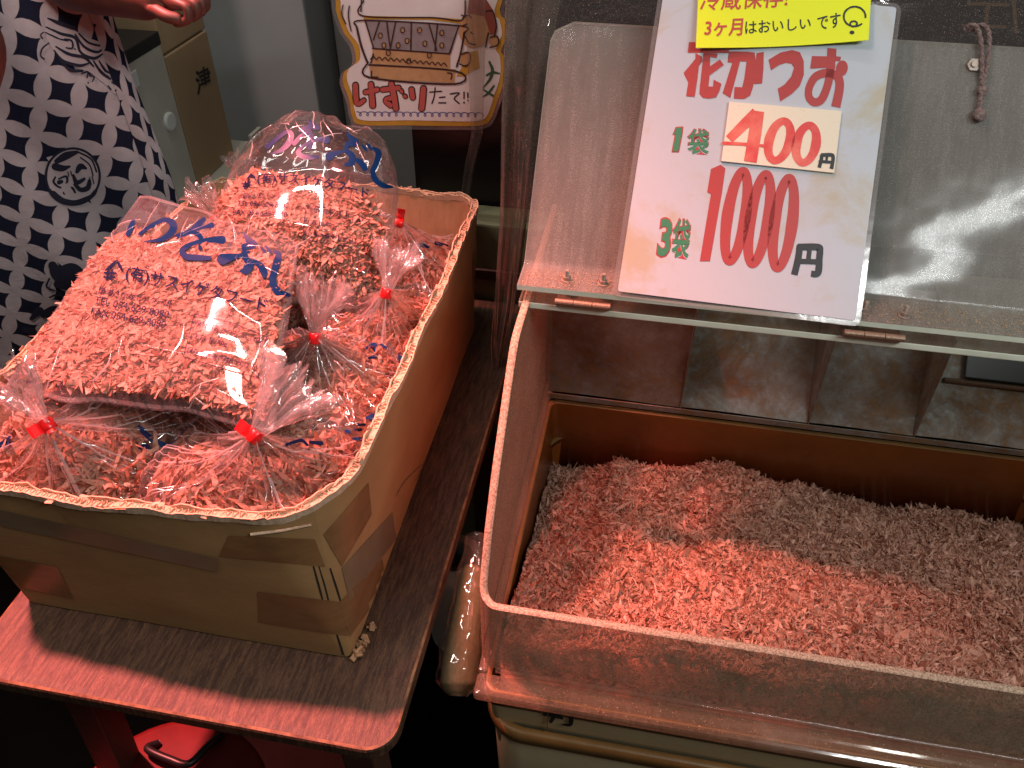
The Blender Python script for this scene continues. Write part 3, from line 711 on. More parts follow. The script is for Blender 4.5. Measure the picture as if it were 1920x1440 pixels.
class FlatBag:
    def __init__(s, BL, BR, TR, TL, bulge, prof, seed, up_arch=0.0, side_pow=.5, wr=.0016, crum=1.0, nar=0.0):
        s.nar = nar
        s.c = [np.array(q, float) for q in (BL, BR, TR, TL)]; s.bulge = bulge; s.prof = prof; s.seed = seed; s.arch = up_arch; s.sp = side_pow; s.wr = wr; s.crum = crum
        n = np.cross(s.c[1]-s.c[0], s.c[3]-s.c[0]); n /= np.linalg.norm(n)
        if np.dot(n, CAM-s.c[0]) < 0: n = -n
        s.N = n; s.U = (s.c[3]+s.c[2]-s.c[0]-s.c[1]); s.U /= np.linalg.norm(s.U)
    def base(s, u, v):
        u = u[..., None]; v = v[..., None]
        B = s.c[0]*(1-u)*(1-v)+s.c[1]*u*(1-v)+s.c[2]*u*v+s.c[3]*(1-u)*v
        uv = np.concatenate([u, v], -1)
        B = B+s.N*(.0012*vnoise(uv, 3.0, s.seed+13)[..., None])+s.U*(.005*vnoise(uv*np.array([1., .3]), 5, s.seed+17)[..., None]*np.clip(1-v*4, 0, 1))
        top = np.clip((v-.8)/.2, 0, 1)
        W_ = (s.c[1]-s.c[0]); B = B+W_*((.5-u)*s.nar*np.clip((v-.55)/.45, 0, 1)**2.2)
        B = B+s.U*(s.arch*np.sin(math.pi*u)**.7*v+.006*s.crum*vnoise(uv, 7, s.seed+9)[..., None]*top)
        return B
    def thick(s, u, v): return s.bulge*np.clip(4*u*(1-u), 0, 1)**s.sp*np.interp(v, s.prof[0], s.prof[1])
    def wrk(s, u, v):
        uv = np.stack([u*1.0, v], -1); e = np.clip(8*u*(1-u), 0, 1)*np.clip(v*12, 0, 1)
        ridge = 1-np.abs(vnoise(uv*np.array([1.0, 2.0]), 3.2, s.seed, 2))*1.3
        ridge2 = 1-np.abs(vnoise(uv*np.array([2.4, .6]), 3.0, s.seed+4, 2))*1.3
        top = np.clip((v-.72)/.28, 0, 1)
        return (s.wr*(ridge+.6*ridge2)+s.wr*3.0*s.crum*top*ridge)*e
    def front(s, u, v, d=0.0): return s.base(u, v)+s.N*((s.thick(u, v)*.78+s.wrk(u, v)-d)[..., None])
    def back(s, u, v): return s.base(u, v)-s.N*((s.thick(u, v)*.22+.0004)[..., None])
    def make(s, name, label, filmmat, nfl, fill, lens, seed, group, lo=.05):
        bag = thing(name, label, 'bag', tuple(s.c[0]), group); nu, nv = 84, 96
        u, v = np.meshgrid(np.linspace(0, 1, nu), np.linspace(0, 1, nv), indexing='ij')
        V = np.concatenate([s.front(u, v).reshape(-1, 3), s.back(u, v).reshape(-1, 3)]); F = gridf(nu, nv)
        s.film = part('film', V, np.concatenate([F, F[:, ::-1]+nu*nv]), filmmat, bag, True)
        mb = MB(); e_ = np.linspace(0, 1, 60)
        for a_, b_ in (((e_*0+.002, e_), (e_*0+.016, e_)), ((e_*0+.998, e_), (e_*0+.984, e_)), ((e_, e_*0+.002), (e_, e_*0+.012)), ((e_, e_*0+.998), (e_, e_*0+.985))):
            mb.add(np.concatenate([s.front(*a_)+s.N*.0005, s.front(*b_)+s.N*.0005]), [(i, i+1, 61+i, 60+i) for i in range(59)])
        mb.build('heat_seal', M['film_tuft'], bag, True)
        rc_ = np.random.default_rng(seed+40); mb = MB()
        for j in range(30):
            u0, v0 = rc_.uniform(.04, .96), (rc_.uniform(.72, .98) if rc_.random() < .7 else rc_.uniform(.03, .3)); an = rc_.normal()*.7+(math.pi/2 if rc_.random() < .75 else 0); L_ = rc_.uniform(.05, .22)
            q = np.linspace(-.5, .5, 14); uu = np.clip(u0+L_*q*math.cos(an)+.01*np.sin(q*5+j), .01, .99); vv = np.clip(v0+L_*q*math.sin(an), .01, .99); w_ = rc_.uniform(.0015, .004)*(1-(2*q)**2)
            nu_, nv_ = -math.sin(an), math.cos(an)
            mb.add(np.stack([s.front(np.clip(uu+nu_*w_*k_, 0, 1), np.clip(vv+nv_*w_*k_, 0, 1))+s.N*(.0006+.0007*(k_ == 0)) for k_ in (-1, 0, 1)], 1).reshape(-1, 3), [tuple(q_) for q_ in gridf(14, 3)])
        mb.build('film_folds', M['crease'], bag, True, kind='stuff')
        r = np.random.default_rng(seed)
        u, v = r.uniform(.035, .965, nfl*2), r.uniform(lo, 1, nfl*2); k = (v < fill(u)+r.normal(size=nfl*2)*.018) & (s.thick(u, v) > .006); u, v = u[k][:nfl], v[k][:nfl]
        d = .0022+.008*r.random(len(u))**1.3; d = np.minimum(d, s.thick(u, v)*.8)
        P = s.front(u, v, d); N = np.repeat(s.N[None], len(u), 0)
        S = [ribbons(P, N, np.clip(r.lognormal(math.log(lens[0]*2.0), .42, len(u)), .003, lens[1]*1.4), np.clip(r.lognormal(math.log(.0052), .42, len(u)), .001, .010), r.normal(size=len(u))*1.3, seed+1, .90, 5, .38)]
        def under(S_, P_, d_):
            k_ = len(S_[0])//len(P_); h_ = (S_[0]-np.repeat(P_, k_, 0)) @ s.N; ex = h_-np.repeat(d_, k_)+.0014
            return (S_[0]-np.where(ex > 0, ex, 0)[:, None]*s.N, S_[1], S_[2])
        S[0] = under(S[0], P, d)
        k = int(nfl*.8); u2, v2 = r.uniform(.03, .97, k*2), r.uniform(lo, 1, k*2); m = (v2 < fill(u2)) & (s.thick(u2, v2) > .006); u2, v2 = u2[m][:k], v2[m][:k]
        d2 = np.minimum(.0025+.006*r.random(len(u2)), s.thick(u2, v2)*.8); P2 = s.front(u2, v2, d2)
        S.append(ribbons(P2, np.repeat(s.N[None], len(u2), 0), r.uniform(.002, .006, len(u2)), r.uniform(.001, .0025, len(u2)), r.normal(size=len(u2))*1.5, seed+2, .3, 2)); S[1] = under(S[1], P2, d2)
        gu, gv = np.meshgrid(np.linspace(.02, .98, 26), np.linspace(0, 1, 26), indexing='ij'); gv = gv*(fill(gu)-.03-lo)+lo
        cv = s.front(gu, gv, np.minimum(.010, s.thick(gu, gv)*.95)).reshape(-1, 3)
        flake_part('flakes', S, (cv, gridf(26, 26)), bag)
        return bag
FB = FlatBag(onz(8, 727, .226), onz(515, 806, .238), onz(560, 462, .305), onz(262, 372, .300), .046, ([0, .06, .2, .5, .72, .85, 1], [.03, .50, .85, 1, .72, .30, .10]), 5, .006, .42, .0013)
fbag = FB.make('flat_flake_bag', 'large flat bag of flakes lettered in blue on top of the pile', M['film_front'], 8500, lambda u: .80+.05*np.sin(u*7+1)-.10*(1-u)**2, (.007, .022), 101, 'flat bags lying on the tied bags')
RB = FlatBag(ony(372, 540, .845), ony(716, 592, .835), ony(764, 285, 1.075), ony(455, 275, 1.075), .105, ([0, .05, .14, .25, .84, .94, 1], [.03, .45, .80, .97, .96, .74, .42]), 8, .026, .5, .0005, 2.2, .22)
rbag = RB.make('upright_flake_bag', 'half-filled bag of flakes with blue lettering standing upright at the back', M['film_rear'], 6800, lambda u: .43+.10*np.sin(math.pi*u)+.03*np.sin(u*9), (.007, .020), 131, 'flat bags lying on the tied bags')

# blue brush lettering and small print on the flat bags
hF, hR = mesh_hit(FB.film), mesh_hit(RB.film)
A = Z(0, 400, .25); B = Z(400, 400, .29167)
big = [stroke(A([(1004, 58, 26), (985, 110, 44), (962, 160, 34)])),
       stroke(A([(1050, 160, 24), (1120, 110, 30), (1230, 55, 36), (1300, 85, 54), (1285, 150, 52), (1210, 200, 34), (1085, 216, 6)])),
       stroke(A([(1530, 48, 30), (1490, 85, 46), (1420, 145, 38), (1330, 180, 26)])), stroke(A([(1330, 178, 36), (1430, 140, 34), (1520, 110, 26), (1590, 95, 44)])),
       stroke(A([(1440, 140, 34), (1505, 185, 36), (1500, 270, 24)])), stroke(A([(1665, 205, 64), (1590, 205, 44), (1470, 225, 30), (1375, 275, 42), (1390, 325, 46), (1470, 338, 46), (1570, 340, 34)])),
       stroke(B([(196, 128, 10), (232, 180, 42), (262, 205, 46), (200, 218, 40)])), stroke(B([(262, 208, 30), (200, 235, 34), (205, 285, 40), (232, 330, 52), (210, 368, 58), (180, 375, 20)])),
       stroke(B([(60, 300, 72), (110, 288, 50), (170, 275, 26), (230, 252, 12)])), stroke(B([(240, 305, 20), (290, 330, 36), (320, 370, 48), (328, 408, 30)])),
       stroke(B([(308, 222, 10), (322, 240, 20), (336, 256, 16)])), stroke(B([(340, 218, 10), (356, 236, 22), (372, 256, 16)])),
       stroke(B([(392, 250, 18), (420, 268, 40), (408, 320, 44), (385, 400, 42), (385, 460, 46), (420, 510, 46), (485, 528, 22)]))]
big = [(q_[0], q_[1]) for q_ in big]
characters('brush_character', big, [[0], [1], [2, 3, 4, 5], [6, 7, 8, 9, 10, 11], [12]], hF, M['blue'], fbag, .0010)
sm = [text('(有)サスイゲタフード', line_quad((234, 529), (497, 592), 32, .18), .012, 2, 24),
      text('焼津さかなセンター店', line_quad((184, 552), (321, 577), 13, .25), 0, 0, 8), text('TEL 054-629-8080', line_quad((177, 570), (316, 598), 14, .2), 0, 0, 8),
      text('FAX 054-629-8080', line_quad((171, 591), (310, 617), 14, .2), 0, 0, 8),
      text('原材料名 かつおぶし(本枯)', line_quad((366, 612), (496, 650), 13, .25), 0, 0, 8), text('内 容 量 80g', line_quad((357, 636), (425, 653), 12, .25), 0, 0, 5),
      text('保存方法 要冷蔵(10℃以下)', line_quad((350, 664), (480, 698), 14, .25), 0, 0, 8),
      stroke([(365, 590, 1.2), (345, 669, 1.2)]), stroke([(345, 669, 1.2), (420, 692, 1.2), (484, 709, 1.2)]), stroke([(484, 709, 1.2), (500, 633, 1.2)]), stroke([(500, 633, 1.2), (430, 605, 1.2), (365, 590, 1.2)]),
      stroke(A([(880, 360, 16), (840, 395, 24), (795, 432, 12)])), stroke(A([(880, 360, 12), (900, 395, 22), (916, 430, 14)])),
      stroke(A([(815, 430, 14), (805, 500, 14)])), stroke(A([(845, 430, 14), (835, 500, 14)])), stroke(A([(790, 450, 14), (872, 455, 14)])), stroke(A([(785, 482, 14), (866, 487, 14)])),
      poly([(50, 713), (82, 717), (82, 723), (51, 719)]), stroke([(103, 714, 1.5), (116, 716, 1.5), (118, 724, 1.5), (108, 726, 1.5), (103, 720, 1.5)], closed=True)]
characters('print_line', sm, [[0], [11, 12, 13, 14, 15, 16]], hF, M['blue_mid'], fbag, .0010); characters('print_line', sm, [[1], [2], [3], [4], [5], [6], [7, 8, 9, 10], [17], [18]], hF, M['blue_small'], fbag, .0010)
A = Z(380, 200, .20833)
big = [stroke(A([(585, 365, 40), (680, 285, 34), (765, 228, 36), (800, 265, 50), (770, 340, 52), (700, 400, 36), (612, 432, 6)])),
       stroke(A([(965, 140, 30), (990, 170, 48), (1035, 195, 40)])), stroke(A([(1030, 195, 36), (950, 190, 44), (880, 215, 30)])), stroke(A([(828, 335, 44), (890, 270, 40), (950, 220, 28)])),
       stroke(A([(950, 220, 40), (985, 290, 44), (965, 385, 30)])), stroke(A([(1115, 305, 66), (1040, 300, 36), (930, 345, 34), (865, 410, 42), (900, 452, 46), (970, 460, 44), (1035, 458, 28)])),
       stroke(A([(1298, 235, 12), (1330, 285, 46), (1380, 330, 54), (1300, 340, 44)])), stroke(A([(1300, 340, 36), (1290, 390, 42), (1345, 450, 56), (1335, 510, 60), (1280, 525, 20)])),
       stroke(A([(1140, 452, 76), (1195, 425, 46), (1290, 400, 14)])), stroke(A([(1360, 470, 24), (1420, 505, 52), (1458, 560, 50)])),
       stroke(A([(1432, 348, 14), (1452, 375, 28), (1470, 398, 18)])), stroke(A([(1482, 338, 14), (1500, 365, 28), (1515, 390, 18)])),
       stroke(A([(1535, 375, 26), (1580, 420, 54), (1560, 510, 50), (1528, 590, 46), (1560, 670, 52), (1630, 715, 46), (1700, 725, 20)]))]
characters('brush_character', big, [[0], [1, 2, 3, 4, 5], [6, 7, 8, 9, 10, 11], [12]], hR, M['blue'], rbag, .0010)
sm = [text('(有)サスイゲタフード', line_quad((482, 348), (690, 377), 23, .1), .012, 10, 24), text('焼津さかなセンター店', line_quad((452, 373), (544, 376), 10, .2), 0, 1, 8),
      text('TEL 054-629-8080', line_quad((445, 387), (540, 391), 10, .2), 0, 1, 8), text('FAX 054-629-8080', line_quad((437, 404), (537, 408), 10, .2), 0, 1, 8),
      text('原材料名 かつおぶし(本枯)', line_quad((578, 398), (682, 424), 11, .1), 0, 2, 8), text('内 容 量 80g', line_quad((570, 421), (626, 428), 10, .1), 0, 0, 5),
      text('保存方法 要冷蔵(10℃以下)', line_quad((567, 443), (683, 463), 11, .1), 0, 2, 8),
      stroke([(574, 386, 1), (567, 448, 1)]), stroke([(567, 448, 1), (610, 456, 1), (658, 463, 1)]), stroke([(574, 386, 1), (620, 392, 1), (690, 412, 1)]),
      stroke(A([(440, 615, 20), (410, 650, 14)])), stroke(A([(440, 610, 14), (470, 640, 18)])), stroke(A([(390, 680, 14), (385, 735, 14)])), stroke(A([(415, 670, 14), (408, 725, 14)])),
      stroke(A([(372, 700, 14), (432, 690, 14)])), stroke(A([(370, 725, 14), (428, 715, 14)]))]
characters('print_line', sm, [[0], list(range(10, 16))], hR, M['blue_mid'], rbag, .0010); characters('print_line', sm, [[1], [2], [3], [4], [5], [6], [7, 8, 9]], hR, M['blue_small'], rbag, .0010)
# glimpses of the same lettering on the tied bags
def brush_marks(items, hit, bag): characters('brush_mark', items, [[i] for i in range(len(items))], hit, M['blue'], bag, .0012)
B = Z(400, 400, .29167); D = Z(400, 700, .29167); E_ = Z(0, 700, .25)
brush_marks([stroke(B([(1165, 830, 26), (1215, 830, 44), (1205, 900, 34), (1212, 965, 36), (1228, 1000, 20)])), stroke(B([(985, 870, 20), (1040, 850, 26), (1030, 920, 18)])),
      stroke(B([(1000, 930, 16), (1060, 920, 24), (1085, 975, 16)])), stroke(B([(1080, 850, 16), (1110, 870, 16)]))], mesh_hit([c for c in TB['mr'][0].children if c.name.startswith('film')]), TB['mr'][0])
brush_marks([stroke(D([(985, 295, 14), (1030, 285, 44), (1035, 345, 30)])), stroke(D([(930, 330, 14), (970, 328, 20)])), stroke(D([(905, 362, 14), (945, 360, 20)])), stroke(D([(855, 375, 20), (870, 380, 26)])),
      stroke(D([(895, 425, 10), (960, 425, 30)])), stroke(D([(470, 455, 20), (560, 430, 20), (600, 460, 18)])), stroke(D([(620, 440, 20), (690, 450, 30)]))], mesh_hit([c for c in TB['fc'][0].children if c.name.startswith('film')]+[c for c in TB['mr'][0].children if c.name.startswith('film')]), TB['fc'][0])
decal('blue_lettering', [stroke(E_([(0, 545, 40), (60, 510, 50), (75, 480, 20)])), stroke(E_([(1040, 400, 24), (1100, 460, 44), (1180, 520, 40), (1290, 540, 36), (1370, 420, 20)])), stroke(E_([(1050, 550, 30), (1110, 550, 30)]))],
      mesh_hit([c for c in TB['fl'][0].children if c.name.startswith('film')]), M['blue'], TB['fl'][0], .0012)
decal('blue_lettering', [stroke(B([(1330, 200, 30), (1380, 215, 20)])), stroke(B([(1430, 190, 20), (1500, 210, 20)])), stroke(B([(1590, 180, 40), (1550, 240, 30)]))],
      mesh_hit([c for c in TB['br'][0].children if c.name.startswith('film')]), M['blue'], TB['br'][0], .0012)

# ------------------------------------------------------------------ acrylic display case
CX0, CX1 = -.119, .86
case = thing('acrylic_case', 'dusty clear acrylic display case with raised lid over the loose flakes', 'display case', (.30, .70, -.014))
v, f = plate(lambda i: rrect(CX0+.001+i, CX1-i, .432+i, .4585-i, .004), -.0150, 0, .004); part('base_flange', v, f, M['acry_flange'], case, False)
v, f = plate(lambda i: rrect(CX0+.001+i, CX0+.012-i, .4595+i, .95-i, .003), -.0150, 0, .002); part('base_flange', v, f, M['acry_flange'], case, False)
# bent wall: left side, rounded corner, front
path = []; RC = .022; x0, y0 = CX0, .4645
for y in np.linspace(.945, y0+RC, 40): path.append((x0, y, -1, 0))
for k in range(1, 9): a = RAD(180+90*k/9); path.append((x0+RC+RC*math.cos(a), y0+RC+RC*math.sin(a), math.cos(a), math.sin(a)))
for x in np.linspace(x0+RC, CX1, 24): path.append((x, y0, 0, -1))
path = np.array(path); TH = .008
ztop = np.where((path[:, 0] > x0+RC*.9), .108, np.interp(path[:, 1], [.465, .475, .49, .51, .55, .60, .635, .652, .668, .70], [.108, .113, .130, .166, .214, .259, .290, .301, .3035, .3035]))
po = path[:, :2]; pi = path[:, :2]-path[:, 2:]*TH; n = len(path)
mb = MB(); nz = 8
for surf, mi, flip in ((po, 0, False), (pi, 0, True)):
    V = np.array([[(surf[i][0], surf[i][1], ztop[i]*k/(nz-1)) for k in range(nz)] for i in range(n)]).reshape(-1, 3)
    mb.add(V, [tuple(q) if flip else tuple(q[::-1]) for q in gridf(n, nz)], 0)
    for fi in range(44*(nz-1)): mb.m[-(n-1)*(nz-1)+fi] = 2
rim = []
for i in range(n):
    m_ = (po[i]+pi[i])/2
    rim.append([(po[i][0], po[i][1], ztop[i]), (po[i][0]*.75+m_[0]*.25, po[i][1]*.75+m_[1]*.25, ztop[i]+.0013), (m_[0], m_[1], ztop[i]+.0018), (pi[i][0]*.75+m_[0]*.25, pi[i][1]*.75+m_[1]*.25, ztop[i]+.0013), (pi[i][0], pi[i][1], ztop[i])])
mb.add(np.array(rim).reshape(-1, 3), [tuple(q) for q in gridf(n, 5)], 1)
for fi in range((n-1)*4):
    if path[fi//4, 1] > .725: mb.m[-(n-1)*4+fi] = 0
mb.build('bent_wall', [M['acry_front'], M['rim'], M['acry_side']], case, True)
# fillet where the wall meets the flange
v, f = tube([(CX0+.02, .462, .002), (.3, .462, .002), (CX1, .462, .002)], .0035, 8); part('wall_fillet', v, f, M['acry'], case)
# hinge strip across the top
def slab(y0_, y1_, z0, z1, nm, parent):
    mb = MB(); v, f = bevbox(CX0-.004, CX1, y0_+.001, y1_, z0, z1, .0012, 2); mb.add(v, f, 0)
    mi = []
    for q in f:
        P = np.array([v[i] for i in q]); n_ = np.cross(P[1]-P[0], P[2]-P[0]); n_ /= np.linalg.norm(n_)+1e-12
        mi.append(1 if n_[1] < -.5 or n_[0] < -.5 else (2 if n_[2] > .7 else 0))
    mb.m = mi
    return mb.build(nm, [M['acry_clear'], M['acry_edge'], M['acry_clear']], parent, False)
slab(.7195, .785, .2960, .3040, 'hinge_strip', case)
# lid: horizontal flap, bend, raised panel
lid = thing('lid', '', '', (0, .72, .32)); del lid['label']; del lid['category']; lid.parent = case; lid.matrix_parent_inverse = Matrix.Translation(-case.location)
def lpart(o): return o
prof = [(.7205, .3215)]+[(y, .3215) for y in np.linspace(.73, .760, 5)]
d0 = np.array([.168, .212]); d0 /= np.linalg.norm(d0); cy0, cz0 = .760, .3215+.014
ang1 = math.atan2(d0[1], d0[0])
for k in range(1, 9): a = -math.pi/2+ang1*k/8; prof.append((cy0+.014*math.cos(a), cz0+.014*math.sin(a)))
p1 = np.array(prof[-1]); LL = .262
for k in range(1, 25): prof.append(tuple(p1+d0*LL*k/24))
prof = np.array(prof); T = np.gradient(prof, axis=0); T /= np.linalg.norm(T, axis=1)[:, None]; nrm = np.stack([-T[:, 1], T[:, 0]], 1)
arc = np.concatenate([[0], np.cumsum(np.linalg.norm(np.diff(prof, axis=0), axis=1))]); tot = arc[-1]
xs = np.linspace(0, 1, 40); rc = .024
def lid_sheet(off):
    V = []
    for i in range(len(prof)):
        e = tot-arc[i]; ins = rc-math.sqrt(max(0, rc*rc-(rc-e)**2)) if e < rc else 0
        xa, xb = CX0-.006+ins, CX1-ins
        for q in xs:
            wv = .0016*math.sin(q*9+arc[i]*14)*min(1, max(0, (arc[i]-.06)/.05))
            p = prof[i]+nrm[i]*(off+wv); V.append((xa+(xb-xa)*q, p[0], p[1]))
    return np.array(V)
mb = MB(); n, m = len(prof), len(xs); Fv = lid_sheet(.0030); Bv = lid_sheet(-.0030)
mb.add(Fv, [tuple(q[::-1]) for q in gridf(n, m)], 0); mb.add(Bv, [tuple(q) for q in gridf(n, m)], 0)
per_i = [i*m for i in range(n)]; per_r = [i*m+m-1 for i in range(n)]; bot = list(range(m)); topi = [(n-1)*m+j for j in range(m)]
for seq, mi in ((per_i, 1), (per_r, 1), (bot, 1), (topi, 1)):
    k = len(seq); mb.add(np.concatenate([Fv[seq], Bv[seq]]), [(j, j+1, k+j+1, k+j) for j in range(k-1)], mi)
lo = mb.build('lid_panel', [M['acry_lid'], M['acry_edge']], lid, True)
ledge = []
hb = []
for bx, by in ((-.074, .739), (-.035, .739), (.232, .737), (.271, .737), (.58, .737), (.62, .737)):
    b_ = MB(); z0 = .3247
    v, f = tube([(bx, by, z0), (bx, by, z0+.0012)], .0062, 16); b_.add(v, f)
    v, f = tube([(bx, by, z0+.0012), (bx, by, z0+.0052)], .0045, 6); b_.add(v, f)
    prf = [(bx, by, z0+.005+.0006*k) for k in range(14)]; v, f = tube(prf, [.0021 if k % 2 else .0025 for k in range(14)], 10); b_.add(v, f)
    v, f = tube([(bx, by, .290), (bx, by, .3178)], .0022, 8); b_.add(v, f)
    b_.build('bolt', M['metal'], lid, False)
for hx in (-.083, .213, .575):
    h = MB()
    for k, (a, b_) in enumerate(((0, .0195), (.0198, .0395), (.0398, .059))):
        rr = .0037
        v, f = tube([(hx+a, .7160, .3115), (hx+a+.0004, .7160, .3115), (hx+b_-.0004, .7160, .3115), (hx+b_, .7160, .3115)], [rr*.9, rr, rr, rr*.9], 14); h.add(v, f)
    v, f = bevbox(hx, hx+.059, .7190, .750, .3048, .3066, .0004); h.add(v, f)
    h.build('hinge', M['hinge'], case, False)
# dust gathered on the flap and strip
def dust_patch(name, x0, x1, y0, y1, z, nq, seed, parent):
    r = np.random.default_rng(seed); mb = MB()
    P = np.stack([r.uniform(x0, x1, nq), np.clip(r.normal((y0+y1)/2, (y1-y0)/3.0, nq), y0, y1), np.full(nq, z)], 1)
    return part(name, *((lambda a: (a[0], a[1]))(ribbons(P, np.repeat([[0, 0, 1.]], nq, 0), r.uniform(.0006, .0018, nq), r.uniform(.0005, .0012, nq), r.normal(size=nq), seed, .6, 1)[:2])), M['dust'], parent, False, kind='stuff')
dust_patch('dust', -.12, -.02, .722, .755, .3253, 1200, 5, lid); dust_patch('dust', .23, .62, .722, .765, .3253, 5200, 6, lid)
dust_patch('dust', -.10, .80, .436, .456, .0006, 900, 9, case)

# ------------------------------------------------------------------ metal chutes behind the case
chute = thing('metal_chute', 'stained steel chute with upright dividers under the acrylic hinge strip', 'chute', (.25, .94, 0))
XS = [-.114, .086, .270, .416, .600, .80]
tops = [(.950, .17), (.93+.17, .17), (.93+.115, .17), (.93+.17, .17), (.93+.115, .17)]
for k in range(5):
    xa, xb = XS[k]+.001, XS[k+1]-.001; y1, z1 = tops[k]; n = 10
    u, q = np.meshgrid(np.linspace(0, 1, n), np.linspace(0, 1, n), indexing='ij')
    V = np.stack([xa+(xb-xa)*u, .932+(y1-.932)*q, .001+z1*q+.001*np.sin(u*5+q*4)], -1).reshape(-1, 3)
    mb = MB(); mb.add(V, [tuple(i_) for i_ in gridf(n, n)]); mb.add(V+np.array([0, .0015, -.0008]), [tuple(i_[::-1]) for i_ in gridf(n, n)])
    mb.build('chute_panel', M['steel'], chute, True)
    if k == 3:
      if k == 3:
        v, f = bevbox(xa+.055, xb-.03, .932+.080, .932+.085, .072, .10, .002); v = np.array(v); v[:, 1] -= (.10-v[:, 2])*.95; part('window_cover', v, f, M['black'], chute, False)
      v, f = bevbox(xa+.03, xb-.012, .984, .990, .062, .067, .001); part('rail', v, f, M['hinge'], chute, False)
for k in range(1, 6):
    y1, z1 = .93+.185, .172
    V = [(XS[k]-.0008, .930, 0), (XS[k]-.0008, y1, z1), (XS[k]-.0008, .930, z1), (XS[k]+.0008, .930, 0), (XS[k]+.0008, y1, z1), (XS[k]+.0008, .930, z1)]
    part('divider', V, [(0, 1, 2), (3, 5, 4), (0, 3, 4, 1), (1, 4, 5, 2), (2, 5, 3, 0)], M['steel'], chute, False)
v, f = bevbox(-.114, .80, .9285, .9305, -.010, -.0005, .0006); part('front_lip', v, f, M['steel'], chute, False)

# ------------------------------------------------------------------ plastic tubs under the case
def tub(label, x0, x1, y0, y1, z0, z1, lipw, mats, lipz, group, cr=.04):
    tb = thing('storage_tub', label, 'tub', ((x0+x1)/2, (y0+y1)/2, z0), group)
    sec = [(0, z0+.004), (0, z0), (0, z1)]
    def ring(off, z, r_): return [(p[0], p[1], z) for p in rrect(x0-off, x1+off, y0-off, y1+off, r_, 8)]
    V = ring(-.012, z0, cr*.75)+ring(-.010, z0+.003, cr*.8)+ring(0, z1, cr); m = len(V)//3
    part('outer_wall', V, [tuple(q) for q in gridf(3, m, wm=True)]+[tuple(range(m))[::-1]], mats[0], tb, True)
    V = ring(-.004, z1, cr*.95)+ring(-.013, z0+.006, cr*.75); part('inner_wall', V, [tuple(q) for q in gridf(2, m, wm=True)]+[tuple(m+k for k in range(m))], mats[1], tb, True)
    pr_ = [(-.004, lipz), (lipw*.55, lipz+.003), (lipw, lipz), (lipw+.001, lipz-.010), (lipw-.002, lipz-.022), (lipw*.4, lipz-.026), (.001, lipz-.020)]
    V = []; 
    for o_, z in pr_: V += ring(o_, z, cr+max(o_, 0))
    part('rim', V, [tuple(q) for q in gridf(len(pr_), m, wm=True)], mats[2], tb, True)
    return tb
g = 'beige tubs stacked under the case'
tubA = tub('upper beige plastic tub under the case, full of flakes, tinted amber inside for oil and shade', -.1085, .612, .4465, .930, -.150, -.0165, .0012, (M['beige'], M['amber'], M['lip']), -.0165, g, .012)
tubB = tub('lower beige plastic tub with brown rim beneath the flake tub', -.106, .612, .444, .932, -.42, -.092, .006, (M['beige'], M['amber'], M['lip']), -.084, g)
ht = plane_hit((0, .4462, 0), (0, -1, 0)); K = Z(980, 1300, .125)
decal('ink_character', [stroke(K([(325, 300, 50), (450, 310, 56), (590, 355, 50)]), smooth=True), stroke(K([(500, 230, 60), (470, 330, 62), (425, 405, 58)])), stroke(K([(722, 240, 66), (728, 400, 70), (700, 455, 56), (590, 450, 14)])), stroke(K([(430, 130, 50), (560, 190, 50)]))], ht, M['black_ink'], tubA, .0012)
ht2 = plane_hit((0, .4512, 0), (0, -1, 0))
decal('ink_character', [stroke(K([(380, 995, 30), (420, 1040, 40), (370, 1075, 24)])), stroke(K([(380, 1075, 18), (480, 1050, 24), (460, 1020, 14)])), stroke(K([(450, 1025, 26), (545, 1030, 44), (530, 1120, 44), (480, 1160, 30)])), stroke(K([(630, 1085, 40), (690, 1080, 30), (650, 1130, 40)])), stroke(K([(760, 1070, 60), (770, 1160, 60)]))], ht2, M['black_ink'], tubB, .0016)
for tb, hh, px, py, hgt in ((tubA, ht, 1028, 1330, .06), (tubB, ht2, 985, 1420, .06)):
    p = hh(px, py)[0]; v, f = bevbox(p[0]-.0005, p[0]+.0005, p[1]-.0016, p[1]-.0004, p[2]-.045, p[2]+.03, 0); part('seam', v, f, M['lip'], tb, False)

# ------------------------------------------------------------------ loose flakes in the tub
def pile_z(x, y):
    zb = np.interp(x, [-.105, -.03, .005, .06, .10, .174, .30, .366, .60], [-.140, -.125, -.098, -.118, -.112, -.084, -.118, -.127, -.140])
    zf = np.interp(x, [-.105, 0, .2, .6], [.030, .052, .055, .048])
    q = np.clip((y-.475)/.445, 0, 1); s = q**.9
    return zf*(1-s)+zb*s+.010*vnoise(np.stack([x, y], -1), 14, 21)+.004*vnoise(np.stack([x, y], -1), 50, 22)
r = np.random.default_rng(77); n = 76000
x = r.uniform(-.097, .600, n); y = .482+(r.random(n)**1.12)*.432; z = pile_z(x, y)
wall = np.where(z > -.016, .4745, .461); 
P = np.stack([x, y, z-.007*r.random(n)**1.5+.002], 1); N = np.tile(np.array([0, -.28, .96]), (n, 1))
big = r.random(n) < .07
L = np.where(big, r.uniform(.010, .024, n), np.clip(r.lognormal(math.log(.0085), .55, n), .003, .030)); W_ = np.where(big, r.uniform(.0028, .0060, n), np.clip(r.lognormal(math.log(.0013), .38, n), .0006, .0032))
S = [ribbons(P, N, L, W_, r.normal(size=n)*2.2, 78, .82, 5, .55)]
k = 26000; x2 = r.uniform(-.097, .60, k); y2 = .480+r.random(k)*.436
